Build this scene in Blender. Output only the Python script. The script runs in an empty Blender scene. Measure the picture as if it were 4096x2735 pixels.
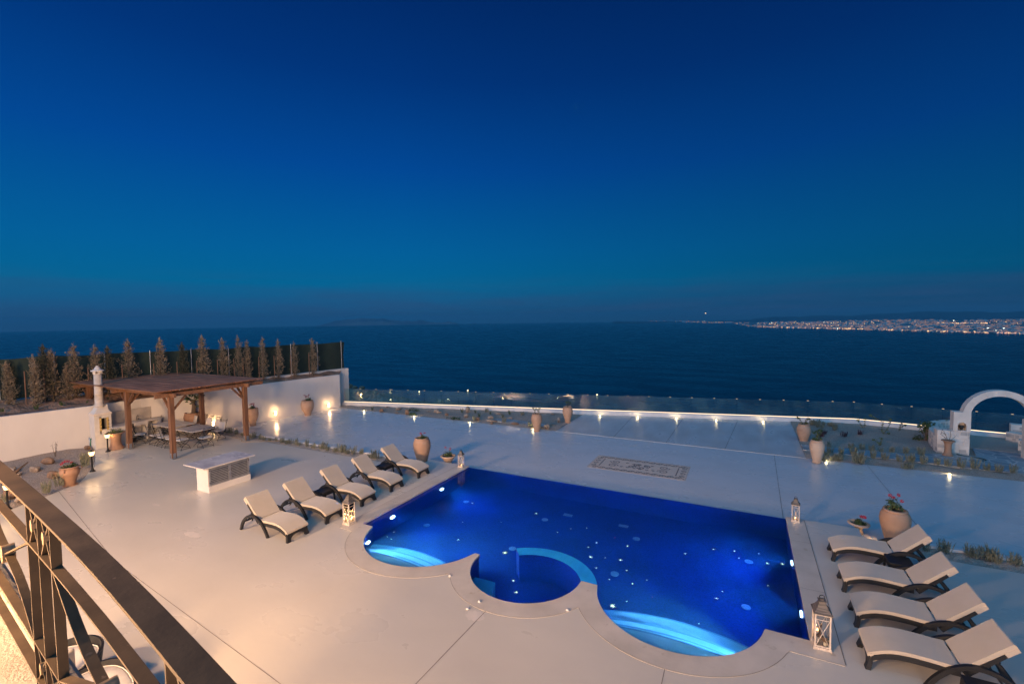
import bpy, math, random
from mathutils import Vector, Matrix
from mathutils.geometry import tessellate_polygon
PI = math.pi
sc = bpy.context.scene
COL = sc.collection
rnd = random.Random(7)

# ------------------------------------------------------------------ camera model
# world frame: X along the far edge of the pool, Y towards the sea, Z up, metres
CAM = Vector((10.051, -15.566, 6.0))
F, CX, CY = 1820.0, 2048.0, 1367.5
PITCH, ROLL, YAW = math.atan(91 / 1820), 0.0129, math.radians(27.169)
_f = Vector((0, math.cos(PITCH), -math.sin(PITCH)))
_u = Vector((0, math.sin(PITCH), math.cos(PITCH)))
_r = Vector((1, 0, 0))
_r, _u = math.cos(ROLL) * _r - math.sin(ROLL) * _u, math.cos(ROLL) * _u + math.sin(ROLL) * _r
_rot = Matrix.Rotation(YAW, 3, 'Z')
FW, RT, UP = _rot @ _f, _rot @ _r, _rot @ _u

def ray(px, py):
    return FW + RT * ((px - CX) / F) - UP * ((py - CY) / F)

def G(px, py, z=0.0):
    """ground point under a photo pixel, on the level z"""
    d = ray(px, py)
    t = (z - CAM.z) / d.z
    return CAM + d * t

cam_d = bpy.data.cameras.new('camera')
cam = bpy.data.objects.new('camera', cam_d)
COL.objects.link(cam)
m = Matrix((RT, UP, -FW)).transposed().to_4x4()
m.translation = CAM
cam.matrix_world = m
cam_d.sensor_width = 36
cam_d.lens = F / 4096 * 36
cam_d.clip_start = 0.05
cam_d.clip_end = 90000
sc.camera = cam
sc.view_settings.view_transform = 'Standard'
sc.view_settings.look = 'None'
sc.view_settings.exposure = 0.0
sc.view_settings.gamma = 1.0
sc.render.resolution_x, sc.render.resolution_y = 1024, 683
sc.cycles.use_denoising = True
sc.cycles.max_bounces = 10
sc.cycles.transparent_max_bounces = 16
sc.cycles.sample_clamp_indirect = 60.0
sc.cycles.caustics_reflective = True
sc.cycles.caustics_refractive = True
sc.cycles.blur_glossy = 1.0

# ------------------------------------------------------------------ materials
def newmat(name):
    m = bpy.data.materials.new(name)
    m.use_nodes = True
    nt = m.node_tree
    for n in list(nt.nodes):
        nt.nodes.remove(n)
    out = nt.nodes.new('ShaderNodeOutputMaterial')
    return m, nt, out

def N(nt, t, **kw):
    n = nt.nodes.new(t)
    for k, v in kw.items():
        if k in n.inputs:
            n.inputs[k].default_value = v
        else:
            setattr(n, k, v)
    return n

def rgba(c):
    return (c[0], c[1], c[2], 1)

def pmat(name, c1, c2=None, scale=5, rough=0.6, bump=0.0, bscale=None, metal=0, spec=0.5, stretch=(1, 1, 1),
         coord='Object', detail=4, lo=0.35, hi=0.65, rvar=0.0, bdist=0.02, spots=None, sheen=0):
    """Principled surface: two colours mixed by noise, optional noise bump and a second layer of sparse spots"""
    m, nt, out = newmat(name)
    L = nt.links.new
    b = N(nt, 'ShaderNodeBsdfPrincipled')
    b.inputs['Roughness'].default_value = rough
    b.inputs['Metallic'].default_value = metal
    b.inputs['Specular IOR Level'].default_value = spec
    if sheen:
        b.inputs['Sheen Weight'].default_value = sheen
    L(b.outputs[0], out.inputs[0])
    tc = N(nt, 'ShaderNodeTexCoord')
    mp = N(nt, 'ShaderNodeMapping')
    mp.inputs['Scale'].default_value = stretch
    L(tc.outputs[coord], mp.inputs[0])
    no = N(nt, 'ShaderNodeTexNoise', Scale=scale, Detail=detail)
    L(mp.outputs[0], no.inputs['Vector'])
    rp = N(nt, 'ShaderNodeMapRange')
    rp.inputs[1].default_value, rp.inputs[2].default_value = lo, hi
    L(no.outputs['Fac'], rp.inputs[0])
    mx = N(nt, 'ShaderNodeMix', data_type='RGBA')
    mx.inputs[6].default_value = rgba(c1)
    mx.inputs[7].default_value = rgba(c2 or c1)
    L(rp.outputs[0], mx.inputs[0])
    col = mx.outputs[2]
    if spots:
        sc_, thr, sc_col, st = spots
        mp2 = N(nt, 'ShaderNodeMapping')
        mp2.inputs['Scale'].default_value = st
        L(tc.outputs[coord], mp2.inputs[0])
        n2 = N(nt, 'ShaderNodeTexNoise', Scale=sc_, Detail=3)
        L(mp2.outputs[0], n2.inputs['Vector'])
        r2 = N(nt, 'ShaderNodeMapRange')
        r2.inputs[1].default_value, r2.inputs[2].default_value = thr, thr + 0.06
        L(n2.outputs['Fac'], r2.inputs[0])
        m2 = N(nt, 'ShaderNodeMix', data_type='RGBA')
        L(r2.outputs[0], m2.inputs[0])
        L(col, m2.inputs[6])
        m2.inputs[7].default_value = rgba(sc_col)
        col = m2.outputs[2]
    L(col, b.inputs['Base Color'])
    if rvar:
        r3 = N(nt, 'ShaderNodeMapRange')
        r3.inputs[3].default_value, r3.inputs[4].default_value = rough - rvar, rough + rvar
        L(no.outputs['Fac'], r3.inputs[0])
        r3.inputs[1].default_value, r3.inputs[2].default_value = 0.3, 0.7
        L(r3.outputs[0], b.inputs['Roughness'])
    if bump:
        nb = N(nt, 'ShaderNodeTexNoise', Scale=bscale or scale * 4, Detail=5)
        L(mp.outputs[0], nb.inputs['Vector'])
        bp = N(nt, 'ShaderNodeBump', Strength=bump, Distance=bdist)
        L(nb.outputs['Fac'], bp.inputs['Height'])
        L(bp.outputs[0], b.inputs['Normal'])
    return m

def emat(name, col, strength):
    m, nt, out = newmat(name)
    e = N(nt, 'ShaderNodeEmission', Strength=strength)
    e.inputs[0].default_value = rgba(col)
    nt.links.new(e.outputs[0], out.inputs[0])
    return m

M = {}
M['deck'] = pmat('polished_cement', (.64, .57, .465), (.53, .47, .385), 0.42, .31, .06, 5.5, rvar=.07, spots=None, lo=.15, hi=.85, bdist=.03, spec=.5, stretch=(1, 1.6, 1), detail=7)
M['lower_deck'] = pmat('weathered_cement', (.66, .62, .56), (.56, .53, .49), 0.6, .27, .09, 5.0, rvar=.06, lo=.2, hi=.8, bdist=.03,
                       spots=(4.2, .69, (.52, .40, .30), (.6, 2.8, 1)), stretch=(1, 1.5, 1), detail=7)
M['terrace'] = pmat('brushed_cement', (.55, .51, .46), (.46, .43, .39), 0.9, .34, .15, 4.0, rvar=.08, bdist=.03, stretch=(1.8, .7, 1), detail=8)
M['coping'] = pmat('coping_stone', (.60, .52, .425), (.50, .43, .345), 1.5, .5, .12, 12, spots=(3.2, .66, (.44, .36, .27), (1, 1, 1)), detail=8)
M['joint'] = pmat('joint_filler', (.26, .205, .16), (.17, .13, .10), 3, .9)
M['joint_pale'] = pmat('joint_pale', (.72, .62, .52), (.5, .42, .35), 3, .8)
M['plaster'] = pmat('white_plaster', (.76, .70, .63), (.62, .56, .50), .8, .8, .3, 24, bdist=.008, stretch=(1, 1, .45), detail=8, lo=.3, hi=.8)
M['warm_plaster'] = pmat('coarse_cream_plaster', (.50, .43, .33), (.42, .35, .26), 3, .85, .8, 60, bdist=.012)
M['kerb'] = pmat('kerb_paint', (.74, .69, .64), (.66, .62, .58), 1.5, .6, .1, 14)
M['marble'] = pmat('grey_veined_marble', (.56, .55, .56), (.33, .33, .37), 1.6, .30, .0, spots=(3.0, .60, (.68, .66, .65), (1, 2.5, 1)), detail=9, stretch=(1, 2, 1))
M['marble_edge'] = pmat('white_marble', (.66, .60, .54), (.58, .53, .48), 4, .35)
M['shutter'] = pmat('grey_shutter_paint', (.27, .27, .28), (.21, .21, .22), 6, .5)
M['shutter_dark'] = pmat('shutter_shadow_gap', (.03, .03, .03), None, 3, .9)
M['wood'] = pmat('stained_timber', (.24, .11, .052), (.115, .052, .026), 2.2, .6, .25, 20, stretch=(6, 6, .5), detail=7, bdist=.01)
M['wood_h'] = pmat('stained_timber_beam', (.26, .125, .062), (.14, .066, .034), 2.2, .6, .25, 20, stretch=(.5, 6, 6), detail=7, bdist=.01)
M['roof_board'] = pmat('weathered_roof_boards', (.46, .21, .125), (.20, .09, .058), 1.6, .85, .3, 30, spec=.15, stretch=(.35, 7, 1), detail=7, bdist=.01)
M['steel'] = pmat('galvanised_steel', (.42, .44, .46), (.32, .34, .36), 9, .4, metal=.8)
M['rattan'] = None
M['cushion'] = pmat('cream_canvas', (.49, .405, .31), (.46, .38, .285), 3, .9, .25, 260, bdist=.002, sheen=.3)
M['cushion_white'] = pmat('white_canvas', (.66, .60, .54), (.60, .54, .48), 5, .9, .2, 200, bdist=.002)
M['terracotta'] = pmat('pale_terracotta', (.50, .315, .205), (.40, .235, .145), 3.2, .8, .2, 40, bdist=.006, spots=(3, .69, (.62, .42, .29), (1, 1, 1)))
M['terracotta_red'] = pmat('red_terracotta', (.42, .235, .14), (.31, .165, .095), 2.6, .75, .2, 40, bdist=.006)
M['terracotta_pale'] = pmat('limed_terracotta', (.60, .43, .30), (.48, .30, .19), 2.0, .8, .2, 40, bdist=.006)
M['soil'] = pmat('dark_soil', (.045, .03, .02), (.09, .055, .035), 9, .95, .6, 30)
M['bank'] = pmat('red_brown_earth', (.46, .26, .16), (.20, .115, .07), 1.3, .95, 1.0, 7, bdist=.12, detail=8, spots=(7, .66, (.26, .19, .14), (1, 1, 1)))
M['gravel'] = pmat('grey_gravel', (.56, .44, .345), (.27, .205, .155), 26, .95, 1.0, 40, bdist=.05, detail=6, spots=(1.1, .66, (.25, .185, .14), (1, 1, 1)))
M['gravel_pale'] = pmat('pale_gravel', (.58, .48, .38), (.33, .265, .21), 30, .95, 1.0, 45, bdist=.05, detail=6)
M['rock'] = pmat('limestone_rock', (.46, .36, .27), (.22, .155, .11), 5, .9, .8, 14, bdist=.05, detail=8)
M['rock_rust'] = pmat('rust_coloured_rock', (.36, .21, .12), (.17, .10, .06), 6, .9, .8, 14, bdist=.05, detail=8)
M['hill'] = pmat('scrubby_hillside', (.36, .30, .225), (.19, .165, .12), .55, .95, 1.0, 2.4, bdist=.4, detail=9, spots=(2.2, .64, (.34, .29, .22), (1, 1, 1)))
M['trunk'] = pmat('grey_bark', (.17, .12, .085), (.10, .07, .05), 8, .9, .4, 30, stretch=(1, 1, .3))
M['stake'] = pmat('stake_wood', (.23, .125, .075), (.15, .08, .05), 5, .8, stretch=(3, 3, .3))
def foliage(name, c1, c2, sc_=6):
    m, nt, out = newmat(name)
    L = nt.links.new
    b = N(nt, 'ShaderNodeBsdfPrincipled', Roughness=.75)
    tr = N(nt, 'ShaderNodeBsdfTranslucent')
    ms = N(nt, 'ShaderNodeMixShader')
    ms.inputs[0].default_value = .2
    tc = N(nt, 'ShaderNodeTexCoord')
    no = N(nt, 'ShaderNodeTexNoise', Scale=sc_, Detail=4)
    L(tc.outputs['Object'], no.inputs['Vector'])
    rp = N(nt, 'ShaderNodeMapRange')
    rp.inputs[1].default_value, rp.inputs[2].default_value = .35, .65
    L(no.outputs['Fac'], rp.inputs[0])
    mx = N(nt, 'ShaderNodeMix', data_type='RGBA')
    mx.inputs[6].default_value, mx.inputs[7].default_value = rgba(c1), rgba(c2)
    L(rp.outputs[0], mx.inputs[0])
    L(mx.outputs[2], b.inputs['Base Color'])
    L(mx.outputs[2], tr.inputs[0])
    L(b.outputs[0], ms.inputs[1]); L(tr.outputs[0], ms.inputs[2])
    L(ms.outputs[0], out.inputs[0])
    return m
M['conifer'] = foliage('dry_conifer_sprays', (.36, .27, .18), (.19, .15, .095), 3)
M['conifer_dark'] = foliage('dark_conifer_sprays', (.10, .09, .055), (.045, .05, .03), 3)
M['lavender'] = foliage('grey_green_lavender', (.27, .26, .175), (.17, .175, .115), 9)
M['grass_tuft'] = foliage('olive_grass_tuft', (.30, .28, .17), (.20, .195, .12), 9)
M['green_leaf'] = foliage('green_leaf', (.085, .12, .035), (.04, .07, .02), 9)
M['light_leaf'] = foliage('light_green_leaf', (.19, .21, .07), (.10, .13, .04), 9)
M['purple_leaf'] = foliage('purple_leaf', (.09, .045, .06), (.05, .03, .035), 9)
M['petal'] = pmat('red_petals', (.50, .02, .03), (.36, .01, .04), 20, .6)
M['iron'] = pmat('black_iron', (.02, .018, .017), (.012, .011, .01), 8, .5, metal=.3)
M['lantern_white'] = pmat('whitewashed_wood', (.68, .58, .47), (.50, .40, .31), 14, .6, .3, 60, stretch=(3, 3, .6), bdist=.004)
M['lantern_roof'] = pmat('brushed_grey_wood', (.045, .036, .028), (.17, .14, .11), 9, .5, .4, 40, stretch=(.6, .6, 7), bdist=.004)
M['wax'] = pmat('cream_wax', (.75, .66, .52), None, 3, .5)
M['driftwood'] = pmat('driftwood', (.19, .12, .08), (.10, .06, .04), 8, .8, .5, 30, stretch=(1, 1, 4))
M['arch_stone'] = pmat('dressed_limestone', (.80, .68, .56), (.70, .59, .48), 2.4, .85, .4, 30, bdist=.01)
M['arch_grey'] = pmat('grey_limestone', (.56, .49, .42), (.42, .37, .32), 3, .9, .5, 20, bdist=.02)
M['bbq'] = pmat('rendered_masonry', (.72, .65, .56), (.66, .59, .51), 3, .85, .3, 40, bdist=.008)
M['chimney'] = pmat('textured_chimney_render', (.62, .54, .45), (.52, .45, .37), 6, .9, .7, 30, bdist=.02)
M['yellow_brick'] = pmat('yellow_firebrick', (.62, .42, .14), (.50, .33, .11), 6, .8)
M['soot'] = pmat('soot', (.015, .013, .012), None, 3, .95)
M['ceramic'] = pmat('dark_painted_ceramic', (.03, .025, .022), (.30, .17, .08), 7, .25, lo=.55, hi=.6)
M['blue_plastic'] = pmat('blue_plastic', (.03, .08, .22), None, 3, .4)
M['dark_plastic'] = pmat('black_plastic', (.02, .02, .022), None, 3, .35)
M['hose'] = pmat('tan_hose', (.42, .27, .13), None, 3, .5)
M['net'] = pmat('green_shade_net', (.022, .040, .030), (.014, .027, .021), 1.2, .85, .5, 60, stretch=(1, 1, 1), bdist=.01)
M['railing'] = pmat('bronze_painted_iron', (.135, .088, .048), (.09, .06, .034), 7, .6, .25, 60, spec=.25, bdist=.003, spots=(28, .70, (.20, .13, .08), (1, 1, 1)))
M['bronze_pale'] = pmat('gilded_iron', (.42, .29, .17), (.30, .20, .11), 7, .45, .2, 60, metal=.3)

def rattan_mat():
    m, nt, out = newmat('black_rattan_weave')
    L = nt.links.new
    b = N(nt, 'ShaderNodeBsdfPrincipled', Roughness=.5)
    tc = N(nt, 'ShaderNodeTexCoord')
    w = N(nt, 'ShaderNodeTexBrick', Scale=22.0)
    w.inputs['Color1'].default_value = (.018, .0165, .0165, 1)
    w.inputs['Color2'].default_value = (.011, .0105, .0105, 1)
    w.inputs['Mortar'].default_value = (.008, .007, .006, 1)
    w.inputs['Mortar Size'].default_value = .02
    sx = N(nt, 'ShaderNodeSeparateXYZ'); cx = N(nt, 'ShaderNodeCombineXYZ')
    L(tc.outputs['Object'], sx.inputs[0])
    ad = N(nt, 'ShaderNodeMath', operation='ADD')
    L(sx.outputs[0], ad.inputs[0]); L(sx.outputs[1], ad.inputs[1])
    L(ad.outputs[0], cx.inputs[0]); L(sx.outputs[2], cx.inputs[1])
    L(cx.outputs[0], w.inputs['Vector'])
    L(w.outputs['Color'], b.inputs['Base Color'])
    bp = N(nt, 'ShaderNodeBump', Strength=.5, Distance=.004)
    L(w.outputs['Fac'], bp.inputs['Height']); bp.invert = True
    L(bp.outputs[0], b.inputs['Normal'])
    L(b.outputs[0], out.inputs[0])
    return m
M['rattan'] = rattan_mat()

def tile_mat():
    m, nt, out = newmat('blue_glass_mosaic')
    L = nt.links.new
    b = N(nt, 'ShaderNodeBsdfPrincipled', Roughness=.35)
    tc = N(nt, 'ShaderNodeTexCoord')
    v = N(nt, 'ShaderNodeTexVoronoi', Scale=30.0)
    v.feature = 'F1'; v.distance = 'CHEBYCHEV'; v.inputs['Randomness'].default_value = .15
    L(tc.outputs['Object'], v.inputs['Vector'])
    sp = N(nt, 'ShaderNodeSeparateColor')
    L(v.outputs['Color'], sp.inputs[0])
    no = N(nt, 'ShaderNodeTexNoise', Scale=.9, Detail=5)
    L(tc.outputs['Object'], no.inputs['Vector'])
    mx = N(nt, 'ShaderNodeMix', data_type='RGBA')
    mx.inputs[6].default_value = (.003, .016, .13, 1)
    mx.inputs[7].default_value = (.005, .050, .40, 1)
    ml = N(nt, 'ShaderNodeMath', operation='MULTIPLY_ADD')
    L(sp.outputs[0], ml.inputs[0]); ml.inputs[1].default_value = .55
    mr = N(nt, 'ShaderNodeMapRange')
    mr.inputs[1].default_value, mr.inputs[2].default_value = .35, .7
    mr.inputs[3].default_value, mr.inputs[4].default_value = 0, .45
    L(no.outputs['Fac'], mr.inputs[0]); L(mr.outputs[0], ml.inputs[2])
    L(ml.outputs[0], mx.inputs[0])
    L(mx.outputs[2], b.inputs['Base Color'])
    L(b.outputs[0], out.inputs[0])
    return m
M['tile'] = tile_mat()
M['pool_step'] = pmat('pool_step_stone', (.22, .55, .72), (.17, .47, .64), 2.2, .6, stretch=(1, 3, 1))  # pale stone with the blue lamp light put into its colour
M['step_nosing'] = pmat('step_nosing', (.09, .30, .50), None, 3, .6)  # darker edge band, painted shade that sets the treads apart
M['bench_stone'] = pmat('turquoise_pool_stone', (.03, .52, .86), (.02, .45, .78), 2.2, .6, stretch=(3, 1, 1))  # white stone; the blue glow of the lit water is tinted into its colour

def water_mat():
    m, nt, out = newmat('pool_water')
    L = nt.links.new
    g = N(nt, 'ShaderNodeBsdfGlass', Roughness=0.0, IOR=1.333)
    g.inputs[0].default_value = (.90, .96, 1, 1)
    tp = N(nt, 'ShaderNodeBsdfTransparent')
    tc = N(nt, 'ShaderNodeTexCoord')
    no = N(nt, 'ShaderNodeTexNoise', Scale=1.6, Detail=2)
    L(tc.outputs['Object'], no.inputs['Vector'])
    bp = N(nt, 'ShaderNodeBump', Strength=.22, Distance=.03)
    L(no.outputs['Fac'], bp.inputs['Height']); L(bp.outputs[0], g.inputs['Normal'])
    L(g.outputs[0], out.inputs[0])
    return m
M['water'] = water_mat()

def sea_mat():
    m, nt, out = newmat('sea_water')
    L = nt.links.new
    b = N(nt, 'ShaderNodeBsdfPrincipled', Roughness=.22, IOR=1.333)
    b.inputs['Base Color'].default_value = (.000, .008, .014, 1)
    tc = N(nt, 'ShaderNodeTexCoord')
    mp = N(nt, 'ShaderNodeMapping'); mp.inputs['Scale'].default_value = (.004, .010, 1)
    mp.inputs['Rotation'].default_value = (0, 0, .3)
    L(tc.outputs['Object'], mp.inputs[0])
    n1 = N(nt, 'ShaderNodeTexNoise', Scale=1.0, Detail=7)
    L(mp.outputs[0], n1.inputs['Vector'])
    mr = N(nt, 'ShaderNodeMapRange')
    mr.inputs[1].default_value, mr.inputs[2].default_value = .35, .68
    mr.inputs[3].default_value, mr.inputs[4].default_value = .24, .33
    b.inputs['Specular IOR Level'].default_value = .27
    L(n1.outputs['Fac'], mr.inputs[0]); L(mr.outputs[0], b.inputs['Roughness'])
    n2 = N(nt, 'ShaderNodeTexNoise', Scale=.12, Detail=6)
    L(tc.outputs['Object'], n2.inputs['Vector'])
    bp = N(nt, 'ShaderNodeBump', Strength=.06, Distance=1.2)
    L(n2.outputs['Fac'], bp.inputs['Height']); L(bp.outputs[0], b.inputs['Normal'])
    L(b.outputs[0], out.inputs[0])
    return m
M['sea'] = sea_mat()

def glass_mat(name, tint, refl=1.0):
    m, nt, out = newmat(name)
    L = nt.links.new
    tp = N(nt, 'ShaderNodeBsdfTransparent'); tp.inputs[0].default_value = rgba(tint)
    gl = N(nt, 'ShaderNodeBsdfGlossy', Roughness=.03)
    lw = N(nt, 'ShaderNodeFresnel', IOR=1.5)
    ms = N(nt, 'ShaderNodeMixShader')
    L(lw.outputs[0], ms.inputs[0]); L(tp.outputs[0], ms.inputs[1]); L(gl.outputs[0], ms.inputs[2])
    L(ms.outputs[0], out.inputs[0])
    return m
def dusty_sheen_glass():  # teal film carries dust and a painted sheen that lifts the glass
    m, nt, out = newmat('dusty_railing_glass'); L = nt.links.new
    tp = N(nt, 'ShaderNodeBsdfTransparent'); tp.inputs[0].default_value = (.90, .99, .99, 1)
    gl = N(nt, 'ShaderNodeBsdfGlossy', Roughness=.06); df = N(nt, 'ShaderNodeBsdfDiffuse'); df.inputs[0].default_value = (.45, .80, .72, 1)
    tl = N(nt, 'ShaderNodeBsdfTranslucent'); tl.inputs[0].default_value = (.45, .80, .72, 1)
    fr = N(nt, 'ShaderNodeFresnel', IOR=1.5); a = N(nt, 'ShaderNodeMixShader'); b = N(nt, 'ShaderNodeMixShader'); c = N(nt, 'ShaderNodeMixShader')
    L(df.outputs[0], c.inputs[1]); L(tl.outputs[0], c.inputs[2]); c.inputs[0].default_value = .5
    tc = N(nt, 'ShaderNodeTexCoord'); no = N(nt, 'ShaderNodeTexNoise', Scale=1.3, Detail=5); L(tc.outputs['Object'], no.inputs['Vector'])
    mr = N(nt, 'ShaderNodeMapRange'); mr.inputs[1].default_value = .4; mr.inputs[2].default_value = .7; mr.inputs[3].default_value = .02; mr.inputs[4].default_value = .075
    L(no.outputs['Fac'], mr.inputs[0]); L(mr.outputs[0], a.inputs[0]); L(tp.outputs[0], a.inputs[1]); L(c.outputs[0], a.inputs[2])
    L(fr.outputs[0], b.inputs[0]); L(a.outputs[0], b.inputs[1]); L(gl.outputs[0], b.inputs[2]); L(b.outputs[0], out.inputs[0])
    return m
M['glass'] = dusty_sheen_glass()
M['glass_edge'] = glass_mat('glass_edge', (.55, .85, .85))
M['pane'] = glass_mat('lantern_glass', (.97, .97, .95))

def flag_mat():
    m, nt, out = newmat('crazy_paving')
    L = nt.links.new
    b = N(nt, 'ShaderNodeBsdfPrincipled', Roughness=.5)
    tc = N(nt, 'ShaderNodeTexCoord')
    nz = N(nt, 'ShaderNodeTexNoise', Scale=2.0, Detail=2)
    L(tc.outputs['Object'], nz.inputs['Vector'])
    vm = N(nt, 'ShaderNodeVectorMath', operation='MULTIPLY_ADD')
    L(nz.outputs['Color'], vm.inputs[0]); vm.inputs[1].default_value = (.15, .15, 0)
    L(tc.outputs['Object'], vm.inputs[2])
    v = N(nt, 'ShaderNodeTexVoronoi', Scale=1.9); v.feature = 'DISTANCE_TO_EDGE'
    v2 = N(nt, 'ShaderNodeTexVoronoi', Scale=1.9)
    L(vm.outputs[0], v.inputs['Vector']); L(vm.outputs[0], v2.inputs['Vector'])
    r = N(nt, 'ShaderNodeMapRange')
    r.inputs[1].default_value, r.inputs[2].default_value = .035, .055
    L(v.outputs['Distance'], r.inputs[0])
    sp = N(nt, 'ShaderNodeSeparateColor'); L(v2.outputs['Color'], sp.inputs[0])
    st = N(nt, 'ShaderNodeMix', data_type='RGBA')
    st.inputs[6].default_value = (.20, .23, .235, 1); st.inputs[7].default_value = (.32, .34, .335, 1)
    L(sp.outputs[0], st.inputs[0])
    mx = N(nt, 'ShaderNodeMix', data_type='RGBA')
    mx.inputs[6].default_value = (.52, .47, .42, 1)
    L(st.outputs[2], mx.inputs[7]); L(r.outputs[0], mx.inputs[0])
    L(mx.outputs[2], b.inputs['Base Color'])
    L(b.outputs[0], out.inputs[0])
    return m
M['flag'] = flag_mat()

def ridged(name, c1, c2, freq=55):
    """thrown clay: throwing rings as a wave along Z"""
    m, nt, out = newmat(name)
    L = nt.links.new
    b = N(nt, 'ShaderNodeBsdfPrincipled', Roughness=.8)
    tc = N(nt, 'ShaderNodeTexCoord')
    w = N(nt, 'ShaderNodeTexWave', Scale=freq / 6.28, Distortion=.6)
    w.bands_direction = 'Z'
    L(tc.outputs['Object'], w.inputs['Vector'])
    mx = N(nt, 'ShaderNodeMix', data_type='RGBA')
    no = N(nt, 'ShaderNodeTexNoise', Scale=2.2, Detail=5)
    L(tc.outputs['Object'], no.inputs['Vector'])
    mr = N(nt, 'ShaderNodeMapRange'); mr.inputs[1].default_value = .35; mr.inputs[2].default_value = .65
    L(no.outputs['Fac'], mr.inputs[0]); L(mr.outputs[0], mx.inputs[0])
    mx.inputs[6].default_value, mx.inputs[7].default_value = rgba(c1), rgba(c2)
    L(mx.outputs[2], b.inputs['Base Color'])
    bp = N(nt, 'ShaderNodeBump', Strength=.7, Distance=.012)
    L(w.outputs['Fac'], bp.inputs['Height']); L(bp.outputs[0], b.inputs['Normal'])
    L(b.outputs[0], out.inputs[0])
    return m
M['ridged_clay'] = ridged('thrown_clay', (.56, .34, .21), (.46, .26, .155), 100)
M['ridged_pale'] = ridged('thrown_pale_clay', (.56, .36, .24), (.46, .25, .145), 40)

M['lamp_glow'] = emat('warm_lamp_glass', (1, .60, .24), 5)
M['sconce_glow'] = emat('sconce_bulb', (1, .66, .33), 22)
M['led'] = emat('led_strip', (1, .70, .42), 2.3)
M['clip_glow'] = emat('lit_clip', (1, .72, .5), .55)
M['spot_glow'] = emat('ground_spot_lens', (1, .84, .42), 9)
M['flame'] = emat('candle_flame', (1, .55, .2), 14)
M['pool_lamp'] = emat('underwater_lamp_lens', (.55, .80, 1), 9)
M['star'] = emat('fibre_optic_star', (.72, 1, .55), 2.6)
M['star_pink'] = emat('fibre_optic_star_red', (1, .15, .25), .9)
M['drain'] = pmat('white_pool_fitting', (.16, .34, .50), None, 3, .5)

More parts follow.
